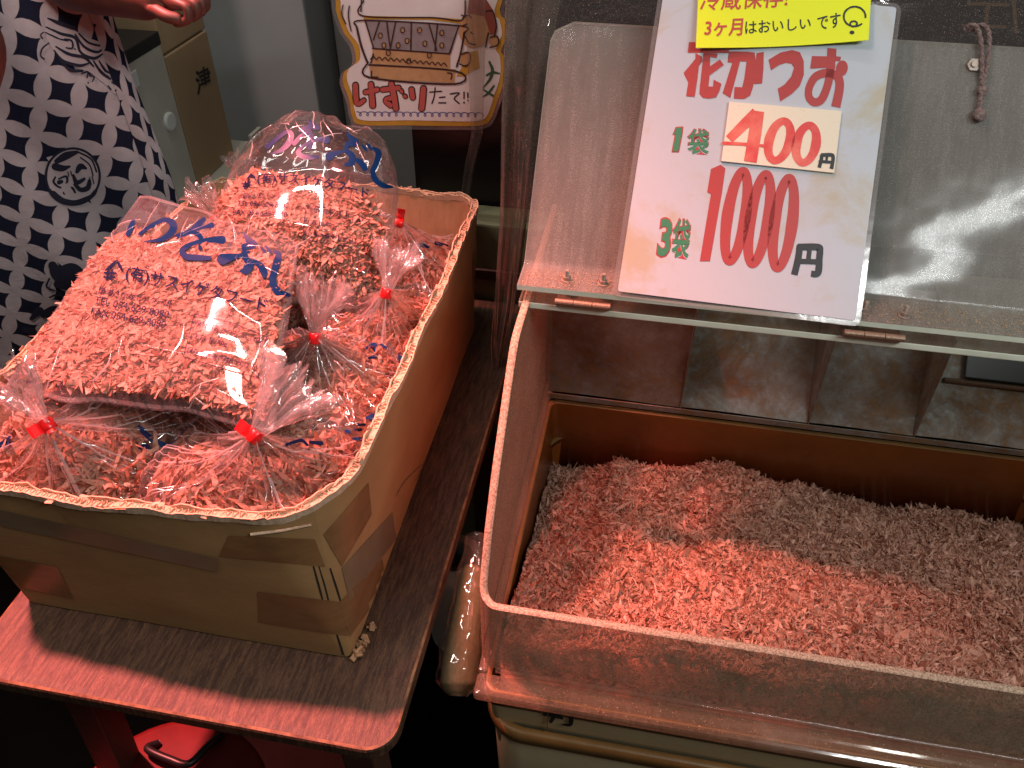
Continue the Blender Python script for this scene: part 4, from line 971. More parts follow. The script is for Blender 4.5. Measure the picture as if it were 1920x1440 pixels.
S.append(ribbons(np.stack([x2, y2, pile_z(x2, y2)-.001+.003*r.random(k)], 1), np.tile(np.array([0, -.28, .96]), (k, 1)), r.uniform(.0015, .004, k), r.uniform(.0006, .0016, k), r.normal(size=k), 79, .3, 2))
k = 12000; x3 = r.uniform(-.095, .60, k); z3 = -.012+r.random(k)*(pile_z(x3, np.full(k, .482))+.016)
S.append(ribbons(np.stack([x3, .4755+.004*r.random(k), z3], 1), np.tile(np.array([0, -1., .1]), (k, 1)), r.uniform(.003, .016, k), r.uniform(.001, .003, k), r.normal(size=k)*1.3, 80, .8, 4, .5))
gx, gy = np.meshgrid(np.linspace(-.0965, .6, 90), np.linspace(.4755, .9165, 60), indexing='ij')
gz = pile_z(gx, gy)-.007; low = np.stack([gx, gy, gz], -1)
front = np.stack([gx[:, 0], gy[:, 0]+.001, np.full(90, -.143)], -1); core = np.concatenate([low.reshape(-1, 3), front])
CFc = np.concatenate([gridf(90, 60), np.array([[(i+1)*60, i*60, 5400+i, 5401+i] for i in range(89)])])
for s_ in S:
    s_[0][:, 1] = np.clip(s_[0][:, 1], .4735, .919); s_[0][:, 0] = np.clip(s_[0][:, 0], -.0975, .601)
pile = flake_part('bonito_flakes', S, (core, CFc), None)
tag(pile, 'heap of loose bonito shavings in the tub under the acrylic case', 'fish flakes', kind='stuff')
# shavings pressed against the clear front wall
# ------------------------------------------------------------------ price sign
SN = np.cross([1, 0, 0], [0, .63, .777]); SP = np.array([0, .718, .325]); hs = plane_hit(SP, SN)
sgn = thing('price_sign', 'tall laminated white price sign with red lettering leaning on the acrylic lid', 'sign', tuple(onz(1380, 582, .325)))
def px_quad_slab(name, corners, hit, th, mat, parent, n=14, m=18, off=0.0, bend=0.0, rc=0.0, edge=None):
    c = np.array(corners, float)
    P3 = [hit(*q)[0] for q in c]; nn = hit(*c[0])[1]
    n_ = n; u, v_ = np.meshgrid(np.linspace(0, 1, n), np.linspace(0, 1, m), indexing='ij')
    if rc:
        W3 = np.linalg.norm(P3[1]-P3[0]); H3 = np.linalg.norm(P3[3]-P3[0]); L = rrect(0, W3, 0, H3, rc, 6); V = []
        for q in L: a, b = q[0]/W3, q[1]/H3; V.append(P3[0]*(1-a)*(1-b)+P3[1]*a*(1-b)+P3[2]*a*b+P3[3]*(1-a)*b+nn*off)
        k = len(V); V = np.concatenate([np.array(V)+nn*th, np.array(V)])
        return part(name, V, [tuple(range(k)), tuple(range(k, 2*k))[::-1]]+[(j, k+j, k+(j+1) % k, (j+1) % k) for j in range(k)], mat, parent, False)
    uu, vv = u[..., None], v_[..., None]
    G = P3[0]*(1-uu)*(1-vv)+P3[1]*uu*(1-vv)+P3[2]*uu*vv+P3[3]*(1-uu)*vv
    bd = bend*(1-np.sin(math.pi*np.clip(uu, 0, 1)))*(1-vv)
    A_ = (G+nn*(off+th+bd)).reshape(-1, 3); B_ = (G+nn*(off+bd)).reshape(-1, 3)
    mb = MB(); mb.add(A_, [tuple(q) for q in gridf(n, m)]); mb.add(B_, [tuple(q[::-1]) for q in gridf(n, m)])
    ed = [i*m for i in range(n)]+[(n-1)*m+j for j in range(1, m)]+[i*m+m-1 for i in range(n-2, -1, -1)]+[j for j in range(m-2, 0, -1)]
    k = len(ed); mb.add(np.concatenate([A_[ed], B_[ed]]), [(j, k+j, k+(j+1) % k, (j+1) % k) for j in range(k)])
    return mb.build(name, mat, parent, False)
px_quad_slab('laminate_sheet', [(1146, 554), (1613, 613), (1692, 6), (1239, -37)], hs, .0012, M['laminate'], sgn, rc=.008, off=-.0022)
px_quad_slab('card_sheet', [(1158, 546), (1604, 601), (1681, 14), (1247, -30)], hs, .0012, M['paper'], sgn, rc=.003, off=-.0008)
A = Z(1200, 0, .260417)
hana = [poly(A([(343, 382), (352, 305), (398, 305), (398, 352), (640, 362), (636, 384)])), poly(A([(400, 384), (448, 412), (449, 440), (345, 592), (314, 528), (398, 425)])), poly(A([(352, 560), (424, 468), (414, 560), (393, 699), (332, 694)])),
        poly(A([(458, 384), (505, 386), (503, 480), (575, 430), (603, 470), (500, 545), (492, 625), (525, 625), (530, 575), (586, 605), (570, 660), (546, 702), (500, 712), (452, 706), (427, 675), (430, 635)])),
        poly(A([(470, 384), (560, 388), (552, 418), (500, 412)])),
        poly(A([(640, 372), (770, 374), (825, 380), (831, 440), (815, 620), (792, 690), (750, 715), (675, 712), (680, 628), (735, 630), (752, 560), (766, 445), (720, 443), (650, 706), (594, 673), (664, 455), (630, 450)])),
        poly(A([(840, 385), (890, 374), (888, 490), (878, 602), (814, 607), (822, 500)])),
        poly(A([(924, 432), (1010, 380), (1095, 362), (1150, 378), (1178, 440), (1178, 540), (1150, 620), (1090, 680), (1008, 733), (991, 640), (1040, 610), (1090, 550), (1108, 490), (1090, 460), (1050, 455), (1000, 470), (942, 509)])),
        poly(A([(1238, 405), (1345, 408), (1350, 348), (1413, 353), (1411, 408), (1446, 410), (1440, 442), (1406, 442), (1403, 497), (1343, 500), (1340, 490), (1224, 496)])), ellipse(*A([(1452, 494)])[0], 11, 15, 24, .2),
        stroke(A([(1374, 470, 62), (1362, 560, 58), (1342, 640, 56), (1305, 718, 58), (1255, 738, 60), (1216, 700, 54), (1218, 630, 52), (1262, 556, 58), (1340, 528, 62), (1418, 552, 62), (1436, 625, 62), (1408, 772, 66)]), caps=False)]
characters('title_character', hana, [[0, 1, 2, 3, 4], [5, 6], [7], [8, 9, 10]], hs, M['sign_red'], sgn, .0008)
def zero(top, bot, hw, w_):
    top = np.array(top, float); bot = np.array(bot, float); c_ = (top+bot)/2; ax = (top-bot)/2; pts = []
    for k in range(16):
        a = 2*math.pi*k/16; ca, sa = math.cos(a), math.sin(a)
        q = c_+ax*(ca*(1-w_*.5/np.linalg.norm(ax)))+np.array([1, .1])*sa*(hw-w_*.5)*(1 if abs(ca) < .8 else .95); pts.append((q[0], q[1], w_*(1.15-.25*abs(ca))))
    return stroke(pts, 4, True)
th_ = [poly([(1312, 490), (1333, 364), (1326, 361), (1333, 317), (1351, 309), (1360, 316), (1353, 364), (1331, 490)]), zero((1395, 312), (1366, 499), 26, 19), zero((1438, 318), (1409, 504), 26, 19), zero((1481, 325), (1456, 512), 26, 19)]
characters('price_digit', th_, [[0], [1], [2], [3]], hs, M['sign_red'], sgn, .0008)
def fukuro(q): return text('袋', q, .016)
g1 = [poly(A([(262, 922), (304, 918), (300, 960), (274, 1092), (234, 1092), (258, 968), (240, 968)])), fukuro(A([(338, 1112), (494, 1112), (500, 932), (348, 932)])), text('3', [(1231, 480), (1254, 482), (1262, 412), (1240, 409)], .03), fukuro([(1257, 484), (1290, 486), (1297, 413), (1265, 410)])]
out = [poly(A([(256, 915), (312, 911), (308, 962), (281, 1099), (226, 1099), (249, 975), (232, 974)])), text('袋', A([(330, 1122), (500, 1122), (507, 924), (341, 924)]), .034), text('3', [(1229, 483), (1256, 485), (1264, 409), (1238, 406)], .055), text('袋', [(1255, 487), (1291, 489), (1299, 411), (1263, 407)], .034)]
characters('character_outline', out, [[0], [1], [2], [3]], hs, M['sign_red'], sgn, .0006); characters('quantity_character', g1, [[0], [1], [2], [3]], hs, M['green'], sgn, .0009)
Y_ = Z(1440, 360, .25)
yen = [stroke(Y_([(238, 400, 50), (225, 500, 50), (196, 622, 50)]), caps=False), stroke(Y_([(222, 414, 52), (370, 414, 52), (388, 440, 50), (384, 500, 50), (378, 590, 52), (360, 616, 50), (322, 612, 46)]), caps=False), stroke(Y_([(225, 520, 40), (380, 525, 40)])), stroke(Y_([(312, 420, 34), (300, 520, 34)]))]
decal('black_yen', yen, hs, M['pen'], sgn, .0008, .00004)
# hand-lettered price card stuck on the sign
pc = thing('price_card', 'yellowed cream card with hand-painted red 400 stuck on the sign', 'card', tuple(hs(1460, 320)[0]))
hp = plane_hit(SP+(-SN/np.linalg.norm(SN) if SN[1] > 0 else SN/np.linalg.norm(SN))*.0032, SN)
hp0 = hs
px_quad_slab('card_board', A([(583, 1165), (1392, 1250), (1447, 806), (640, 740)]), hs, .0020, M['cream'], pc, 4, 4, .0012)
def on_card(base, d):
    def h(x, y): p, n_ = base(x, y); return p+n_*d, n_
    return h
hc = on_card(hs, .0032)
four = [stroke(A([(838, 822, 90), (740, 910, 74), (640, 1010, 66)]), caps=False), stroke(A([(602, 1038, 26), (760, 1046, 24), (930, 1062, 22)])), stroke(A([(846, 808, 88), (822, 980, 90), (790, 1172, 92)]), caps=False), zero(A([(1040, 850)])[0], A([(958, 1192)])[0], 27, 16), zero(A([(1222, 880)])[0], A([(1160, 1208)])[0], 26, 16)]
characters('price_digit', four, [[0, 1, 2], [3], [4]], hc, M['marker'], pc, .0003, .00006)
yy = [stroke(A([(1304, 1120, 26), (1298, 1160, 26), (1284, 1214, 26)]), caps=False), stroke(A([(1298, 1124, 28), (1370, 1122, 28), (1384, 1140, 26), (1378, 1190, 26), (1372, 1222, 28)]), caps=False), stroke(A([(1290, 1168, 22), (1378, 1176, 22)])), stroke(A([(1342, 1126, 18), (1334, 1172, 18)]))]
decal('black_yen', yy, hc, M['pen'], pc, .0003, .00006)
# fluorescent yellow note
yc = thing('yellow_note', 'bright yellow handwritten note taped over the top of the sign', 'note', tuple(hs(1460, 90)[0]))
px_quad_slab('note_card', [(1303, 97), (1623, 83), (1634, -60), (1311, -62)], hs, .0008, M['yellow'], yc, 14, 6, .0034, .006)
def hy(x, y):
    p, n_ = hs(x, y); u = np.clip((x-1303)/320, 0, 1); v_ = np.clip((90-y)/150, 0, 1); return p+n_*(.0044+.006*(1-math.sin(math.pi*u))*(1-v_)), n_
decal('red_writing', [text('冷蔵保存!', A([(425, 104), (1052, 66), (1075, -78), (440, -58)]), .012, 0, 12), text('3ヶ月', A([(455, 290), (728, 275), (740, 148), (468, 165)]), .02, 0, 6)], hy, M['ink_red'], yc, .0002, .00003)
bl = [stroke([(A([(1530+76*math.cos(a), 142+72*math.sin(a))])[0])+(3.4,) for a in np.linspace(.9, 2*math.pi+.35, 26)][:-1]), stroke([(A([(1522+24*math.cos(a), 196+20*math.sin(a))])[0])+(3.2,) for a in np.linspace(0, 2*math.pi, 14, endpoint=False)], closed=True), ellipse(*A([(1510, 258)])[0], 4.4, 3.6)]
decal('black_writing', [text('はおいしい', A([(752, 262), (1222, 222), (1222, 140), (752, 168)]), .008, 0, 8), text('です', A([(1268, 234), (1432, 218), (1432, 108), (1268, 132)]), .008, 0, 5)]+bl, hy, M['pen'], yc, .0002, .00003)

# cord hung through the lid
cordt = thing('braided_cord', 'knotted brown braided cord looped through the top of the acrylic lid', 'cord', tuple(ony(1830, 60, .93)))
def lidpt(px, py, d):
    n_ = np.cross([1, 0, 0], [0, d0[0], d0[1]]); n_ = n_ if n_[1] < 0 else -n_; p, q = plane_hit((0, prof[-1][0], prof[-1][1]), n_)(px, py); return p+q*d
L1 = [lidpt(1806, 58, .004), lidpt(1815, 54, .010), lidpt(1826, 66, .011), lidpt(1833, 100, .010), lidpt(1834, 140, .009), lidpt(1834, 166, .008)]
L2 = [lidpt(1822, 56, -.004), lidpt(1832, 53, .008), lidpt(1843, 66, .012), lidpt(1846, 100, .011), lidpt(1842, 140, .009), lidpt(1836, 168, .008)]
L3 = [lidpt(1834, 168, .009), lidpt(1832, 190, .009), lidpt(1829, 212, .009)]
for Lx, nm, rr in ((L1, 'strand', .0023), (L2, 'strand', .0023), (L3, 'strand', .0030)):
    c_ = catmull(Lx, 14); mb = MB()
    v, f = tube(c_, rr*.8, 8); mb.add(v, f)
    Tt = np.gradient(c_, axis=0); Tt /= np.linalg.norm(Tt, axis=1)[:, None]
    for s_ in range(4):
        ph = np.arange(len(c_))*.55*(1 if s_ % 2 else -1)+s_*math.pi/2; u_ = np.cross(Tt, [1, 0, 0]); u_ /= np.linalg.norm(u_, axis=1)[:, None]; w_ = np.cross(Tt, u_)
        v, f = tube(c_+(u_*np.cos(ph)[:, None]+w_*np.sin(ph)[:, None])*rr*.62, rr*.45, 6); mb.add(v, f)
    mb.build(nm, M['cord'], cordt, True)
for (px, py, rr, nm) in ((1835, 176, .0052, 'knot'), (1829, 221, .0066, 'end_knot')):
    c0_ = lidpt(px, py, .009); mb = MB()
    for k in range(3):
        a = np.linspace(0, 2*math.pi, 22); R_ = np.array(Matrix.Rotation(k*1.05+.4, 3, 'Y') @ Matrix.Rotation(.6+k*.5, 3, 'X'))
        v, f = tube(c0_+(np.stack([np.cos(a)*rr*.62, np.sin(a)*rr*.62, 0*a], 1)) @ R_.T, rr*.45, 8, False); mb.add(v, f)
    a = np.linspace(.15, math.pi-.15, 9); v, f = tube(np.stack([c0_[0]+0*a, c0_[1]+0*a, c0_[2]+rr*.95*np.cos(a)], 1), rr*.85*np.sin(a), 14); mb.add(v, f)
    mb.build(nm, M['cord'], cordt, True)
nt = MB(); c0_ = lidpt(1821, 126, .0035); nd = lidpt(1821, 126, .0075)-c0_; v, f = tube([c0_-nd*.2, c0_+nd], .0068, 6); nt.add(v, f); v, f = tube([c0_+nd, c0_+nd*1.5], .0032, 12); nt.add(v, f); nt.build('nut', M['metal'], lid, False)

# ------------------------------------------------------------------ poster
PY = 1.205; hq = plane_hit((0, PY, 0), (0, -1, 0)); Q = Z(400, 0, 1/3)
poster = thing('handmade_poster', 'hand-drawn wavy-edged poster of a flake machine with yellow border', 'poster', tuple(ony(800, 230, PY)))
outl = Q([(690, -260), (690, 0), (694, 70), (735, 180), (790, 260), (800, 350), (742, 400), (730, 460), (765, 560), (782, 650), (830, 700), (1100, 704), (1400, 708), (1510, 702), (1560, 670), (1600, 560), (1640, 440), (1640, 330), (1618, 290), (1636, 240), (1655, 190), (1640, 110), (1612, 50), (1620, -260)])
def ngon(name, pts, off, mat, sm=True):
    p = np.array([q[:2] for q in pts]); p = catmull(p, 5, True) if sm else p
    V = np.array([hq(*q)[0]+np.array([0, -off, 0]) for q in p]); k = len(V); V2 = V+np.array([0, .0007, 0])
    return part(name, np.concatenate([V, V2]), [tuple(range(k)), tuple(range(k, 2*k))[::-1]]+[(j, k+j, k+(j+1) % k, (j+1) % k) for j in range(k)], mat, poster, False)
def inset(pts, d):
    p = np.array(pts); c_ = np.array([790, 40.0]); q = p-c_; L = np.linalg.norm(q, axis=1)[:, None]; return c_+q*(1-d/L)
ngon('laminate_sheet', inset(outl, -8), .0, M['laminate']); ngon('yellow_border', outl, .001, M['poster_y']); ngon('white_paper', inset(outl, 10), .002, M['poster'])
def pd(nm, items, mat, off): decal(nm, items, hq, mat, poster, off, .00002)
pd('grey_windows', [poly(Q([(862, 110), (1385, 135), (1340, 300), (905, 268)]))], M['poster_g'], .0026)
pd('orange_bin', [poly(Q([(880, 360), (1365, 385), (1360, 465), (890, 440)])), poly(Q([(900, 270), (1335, 300), (1335, 385), (890, 355)]))], M['poster_o'], .0028)
pd('yellow_bar', [poly(Q([(850, 85), (1240, 95), (1240, 108), (850, 105)])), poly(Q([(1240, 92), (1400, 105), (1395, 130), (1240, 110)])), poly(Q([(1370, 425), (1400, 375), (1455, 340), (1455, 395), (1420, 425)])), poly(Q([(1440, 290), (1490, 280), (1500, 380), (1455, 395)]))], M['poster_y'], .0028)
pd('drawn_face', [ellipse(*Q([(1470, 165)])[0], 29, 34), ellipse(*Q([(1580, 225)])[0], 9, 12), ellipse(*Q([(1418, 325)])[0], 11, 13)], M['poster_o'], .0030)
pd('drawn_cap', [poly(Q([(1430, 70), (1445, -20), (1530, -20), (1580, 60), (1592, 190), (1560, 190), (1530, 90)]))], M['poster_cap'], .0033)
ln = []
for pts in ([(850, 0, 8), (845, 85, 8), (1240, 95, 8), (1400, 108, 8), (1420, 0, 8)], [(810, 145, 10), (850, 110, 8), (1390, 140, 8), (1415, 180, 10)], [(812, 150, 12), (835, 250, 12), (870, 345, 12)], [(1415, 180, 12), (1395, 290, 10), (1372, 370, 10)],
            [(875, 345, 10), (880, 430, 10), (1360, 468, 10), (1366, 395, 10), (880, 360, 9)], [(900, 268, 8), (1330, 298, 8)], [(860, 115, 8), (905, 265, 8)], [(980, 115, 7), (990, 200, 7), (1000, 268, 7)], [(1030, 118, 7), (1000, 268, 7)], [(1118, 120, 7), (1115, 275, 7)], [(1215, 125, 7), (1260, 280, 7)], [(1265, 128, 7), (1250, 280, 7)], [(938, 118, 7), (905, 220, 7)],
            [(1385, 140, 8), (1330, 300, 8)], [(890, 350, 8), (905, 300, 8)], [(735, 25, 7), (728, 75, 7), (750, 130, 7)], [(770, 30, 7), (765, 90, 7), (780, 170, 7)], [(835, 60, 7), (840, -40, 7)], [(895, 395, 7), (895, 425, 7), (930, 428, 7)], [(1320, 405, 7), (1345, 410, 7), (1340, 440, 7)],
            [(1400, 80, 8), (1420, 90, 6)], [(1420, 85, 7), (1440, 80, 7), (1455, 95, 7)], [(1405, 140, 7), (1430, 130, 7)], [(1420, 200, 7), (1440, 235, 7), (1480, 245, 7)], [(1450, 175, 6), (1462, 185, 6)], [(1560, 205, 7), (1600, 200, 8), (1605, 245, 8), (1560, 262, 8)], [(1530, 60, 7), (1575, 60, 7), (1595, 140, 8), (1585, 195, 8)], [(1550, 180, 8), (1535, 260, 8)],
            [(1400, 300, 7), (1440, 290, 8), (1450, 330, 8), (1425, 365, 8), (1390, 355, 7)]):
    ln.append(stroke(Q(pts), 6, caps=True))
for k in range(13):
    cx = 905+k*33; cyy = 312+k*3.0; ln.append(stroke(Q([(cx-16, cyy+16, 6), (cx, cyy, 6), (cx+16, cyy+18, 6)]), 4))
for cx, cyy in ((945, 195), (1070, 165), (1165, 165), (1095, 225), (1195, 240), (1290, 180), (1045, 250), (965, 250), (1290, 250), (990, 292), (1220, 305), (1105, 338)): ln.append(stroke(Q([(cx-9, cyy-12, 5), (cx+9, cyy-12, 5), (cx+7, cyy+13, 5), (cx-9, cyy+11, 5)]), 3, True))
pd('drawn_lines', ln, M['poster_ln'], .0036)
pd('flake_bits', [poly(Q([(cx-9, cyy-12), (cx+9, cyy-12), (cx+7, cyy+13), (cx-9, cyy+11)])) for cx, cyy in ((945, 195), (1070, 165), (1165, 165), (1095, 225), (1195, 240), (1290, 180), (1045, 250), (965, 250), (1290, 250))], M['poster_o'], .0031)
ke = [[(803, 475, 28), (812, 575, 28), (850, 560, 22)], [(860, 515, 26), (925, 500, 26)], [(890, 470, 28), (900, 590, 30)], [(955, 500, 26), (1045, 490, 26)], [(1005, 470, 30), (1020, 540, 30), (1030, 605, 30)], [(1010, 545, 24), (975, 560, 30), (1000, 590, 24)], [(1060, 505, 18), (1064, 512, 18)], [(1080, 535, 18), (1084, 540, 18)], [(1118, 500, 28), (1125, 545, 26)], [(1185, 495, 30), (1180, 560, 30), (1175, 605, 30)]]
pd('lettering_outline', [stroke(Q([(p[0], p[1], p[2]+12) for p in q])) for q in ke], M['poster_ln'], .0026); pd('red_lettering', [stroke(Q(q)) for q in ke], M['poster_r'], .0036)
tt = [[(1220, 515, 8), (1285, 510, 8)], [(1250, 490, 8), (1245, 540, 8), (1232, 578, 8)], [(1275, 545, 8), (1305, 542, 8)], [(1270, 575, 8), (1310, 575, 8)], [(1335, 525, 8), (1385, 520, 8), (1358, 550, 8), (1385, 578, 8)], [(1412, 515, 8), (1412, 550, 8)], [(1412, 572, 9), (1413, 575, 9)], [(1434, 520, 8), (1434, 545, 8)], [(1434, 560, 8), (1435, 562, 8)]]
pd('black_lettering', [stroke(Q(q)) for q in tt], M['poster_ln'], .0026)
cu = [(810+k*7.2+14*math.sin(k*2*math.pi/5.6), 636-12*math.cos(k*2*math.pi/5.6)+k*.06, 5) for k in range(99)]
pd('blue_scribble', [stroke(Q(cu), 3)], M['poster_bl'], .0026)
pd('green_lettering', [stroke(Q([(1540, 420, 12), (1575, 405, 16), (1610, 410, 10)])), stroke(Q([(1555, 345, 12), (1572, 390, 18), (1560, 440, 16), (1520, 490, 8)])), stroke(Q([(1520, 500, 8), (1575, 535, 14)])), stroke(Q([(1580, 480, 12), (1550, 520, 14), (1520, 540, 8)]))], M['poster_gn'], .0026)

# ------------------------------------------------------------------ background
mach = thing('shaving_machine', 'black cabinet of the shaving machine behind poster and lid', 'machine', (.35, 1.5, -.72))
v, f = bevbox(-.395, 1.3, WALLY, 1.80, -.719, 1.1, .006); part('cabinet', v, f, M['black'], mach, False)
hm = plane_hit((0, WALLY, 0), (0, -1, 0)); G = Z(1440, 0, .25)
decal('gold_character', [stroke(G([(1500, 25, 22), (1800, 35, 26)])), stroke(G([(1650, 40, 30), (1630, 180, 30)])), stroke(G([(1460, 190, 26), (1780, 200, 26)])), stroke(G([(1840, -10, 30), (1850, 120, 30), (1860, 240, 30)])), stroke(G([(1500, 25, 22), (1520, -60, 22)]))], hm, M['gold'], mach, .0012)
v, f = bevbox(-1.9, -.865, 1.95, 2.5, -.719, 1.4, .008); o = part('grey_cabinet', v, f, M['grey'], None, False); tag(o, 'light grey metal cabinet behind the upright bag', 'cabinet')
v, f = bevbox(-.85, -.41, 2.08, 2.6, -.719, 1.4, .008); o = part('grey_cabinet', v, f, M['grey_d'], None, False); tag(o, 'darker grey metal cabinet beside the left edge of the poster', 'cabinet')
lowc = thing('cardboard_carton', 'brown carton marked with one black character, under another carton', 'carton', (-1.2, 1.63, -.045), 'stacked brown cartons')
v, f = bevbox(-1.4, -1.0, 1.542, 1.722, -.043, .243, .003); cb = part('carton_body', v, f, M['carton'], lowc, False)
hx = plane_hit((-1.0, 0, 0), (1, 0, 0)); Ca = Z(0, 0, 1/3)
decal('ink_character', [text('津', Ca([(1105, 540), (1195, 500), (1172, 360), (1092, 400)]), .022)], hx, M['black_ink'], lowc, .0012)
v, f = bevbox(-1.4, -1.002, 1.542, 1.724, .247, .55, .003); o = part('cardboard_carton', v, f, M['carton'], None, False); tag(o, 'plain brown carton stacked on the carton with the black character', 'carton', 'stacked brown cartons')
ap = thing('metal_box', 'pale grey metal box with black lid and round white button by the apron', 'box', (-1.15, 1.4, -.045))
v, f = bevbox(-1.35, -.998, 1.28, 1.534, -.043, .270, .003); part('casing', v, f, M['appl'], ap, False)
v, f = bevbox(-1.352, -.996, 1.278, 1.536, .2705, .296, .003); part('black_lid', v, f, M['black_pl'], ap, False)
p = onx(317, 228, -.998); v, f = tube([(-.999, p[1], p[2]), (-.994, p[1], p[2]), (-.992, p[1], p[2])], [.0195, .0195, .016], 28); part('button', v, f, M['button'], ap, False)
v, f = bevbox(-1.006, -.9965, 1.40, 1.43, .225, .255, .001); part('paper_label', v, f, M['button'], ap, False)
v, f = tube([(-1.10, 1.50, .296), (-1.10, 1.50, .302)], .006, 10); part('screw', v, f, M['metal'], ap, False)
sh = thing('shelf_counter', 'low beige counter under the cartons behind the cardboard box', 'counter', (-1.15, 1.5, -.719))
v, f = bevbox(-1.5, -.955, 1.24, 1.80, -.072, -.0445, .004); part('counter_top', v, f, M['appl'], sh, False)
v, f = bevbox(-1.48, -.975, 1.26, 1.78, -.719, -.0725, .002); part('counter_body', v, f, M['carton'], sh, False)
v, f = bevbox(-.967, -.957, 1.745, 1.80, -.044, -.005, .002); part('end_stop', v, f, M['appl'], sh, False)
oc = thing('olive_crate', 'pale olive crate standing on the floor behind the box and curtain', 'crate', (-.2, 1.2, -.719))
v, f = bevbox(-.40, -.13, 1.165, 1.232, -.719, .142, .004); part('crate_body', v, f, M['olive'], oc, False)
v, f = bevbox(-.40, -.13, 1.155, 1.164, .040, .060, .002); part('crate_band', v, f, M['wood_dark'], oc, False)
# vinyl sheets
def sheet(name, label, rows, Yf, mat, seed, amp=.006, nx=26, ny=60, group='hanging clear vinyl sheets'):
    rows = np.array(rows, float); yy_ = np.linspace(0, 1, ny); tt_ = np.linspace(0, 1, len(rows)); V = []
    for q in yy_:
        a = [np.interp(q, tt_, rows[:, k]) for k in range(4)]
        for u in np.linspace(0, 1, nx):
            px = a[0]+(a[2]-a[0])*u; py = a[1]+(a[3]-a[1])*u; p = ony(px, py, Yf(u, q))
            V.append(p+np.array([0, amp*(math.sin(u*9+q*3+seed)+.6*math.sin(u*17-q*6+seed*2)), 0]))
    o = part(name, V, gridf(ny, nx), mat, None, True); tag(o, label, 'plastic sheet', group)
    sol = o.modifiers.new('thickness', 'SOLIDIFY'); sol.thickness = .0006
    return o
sheet('vinyl_sheet', 'narrow clear vinyl strip hanging in front of the poster', [(868, -60, 912, -60), (872, 60, 912, 60), (880, 180, 908, 180), (884, 250, 905, 250), (872, 310, 890, 310), (864, 368, 880, 370)], lambda u, q: 1.185, M['curtain'], 1, .003)
sheet('vinyl_sheet', 'dusty vinyl sheet hanging between the wooden table and the case', [(950, -60, 1064, -60), (945, 100, 1040, 60), (940, 230, 1012, 200), (938, 400, 990, 400), (928, 560, 968, 560), (922, 640, 950, 640), (926, 705, 934, 706)], lambda u, q: 1.10-.13*q, M['curtain_dusty'], 2.4, .006)
sheet('vinyl_sheet', 'crumpled clear vinyl sheet behind the acrylic lid', [(1010, -80, 2000, -50), (990, 120, 2000, 180), (985, 260, 2000, 330), (985, 420, 2000, 490)], lambda u, q: 1.09-.10*q, M['curtain'], 4.1, .004, 70, 70)

# plastic bag of powder wedged beside the case
pw = thing('powder_bag', 'long plastic bag of tan powder wedged between table and case', 'bag', (-.15, .50, -.14))
cl = catmull([onz(896, 1005, -.03), onz(886, 1085, -.045), onz(872, 1180, -.065), onz(862, 1255, -.085), onz(858, 1305, -.10)], 10); k = len(cl)
rr = np.interp(np.linspace(0, 1, k), [0, .3, .6, .85, 1], [.012, .019, .024, .024, .010])
v, f = tube(cl[8:], rr[8:]*.90, 20); v = np.array(v); v += vnoise(v, 60, 4)[:, None]*.0008; part('powder', v, f, M['powder'], pw, True)
v, f = tube(cl, rr, 28); v = np.array(v); c_ = np.repeat(cl, 28, 0); v = c_+(v-c_)*(1.03+.16*np.abs(vnoise(v*np.array([1, .45, 1]), 70, 9))[:, None]); part('film', v, f, M['film'], pw, True)
p = onz(866, 1075, -.2); v, f = tube([(p[0]-.02, p[1]+.03, -.40), (p[0]-.02, p[1]+.03, -.22), (p[0]-.02, p[1]+.03, -.205), (p[0]-.02, p[1]+.03, -.20)], [.045, .05, .046, .03], 24); o = part('pale_canister', v, f, M['pale'], None, True); tag(o, 'pale round canister standing in the dark gap beside the table', 'canister')
# red container under the table
rb = thing('red_bucket', 'red lidded bucket with black handle on the floor under the table', 'bucket', (-.53, .40, -.719))
cxr, cyr, zr = -.545, .375, -.36
def lathe(pr_, n=48):
    V = [(cxr+r_*math.cos(a), cyr+r_*math.sin(a), z) for r_, z in pr_ for a in np.linspace(0, 2*math.pi, n, endpoint=False)]; return V, [tuple(q) for q in gridf(len(pr_), n, wm=True)]
v, f = lathe([(.001, zr), (.09, zr+.002), (.13, zr+.001), (.138, zr-.003), (.140, zr-.014), (.136, zr-.022)]); part('lid', v, f, M['red_lid'], rb)
v, f = lathe([(.13, zr-.020), (.125, zr-.1), (.11, -.715), (.001, -.718)]); part('pail', v, f, M['red_lid'], rb)
hz = catmull([(cxr-.055, cyr+.09, zr+.004), (cxr-.06, cyr+.075, zr+.016), (cxr-.02, cyr+.066, zr+.018), (cxr+.008, cyr+.066, zr+.016), (cxr+.02, cyr+.095, zr+.012), (cxr+.028, cyr+.118, zr+.004)], 8); v, f = tube(hz, .0055, 10); part('handle', v, f, M['black_pl'], rb)

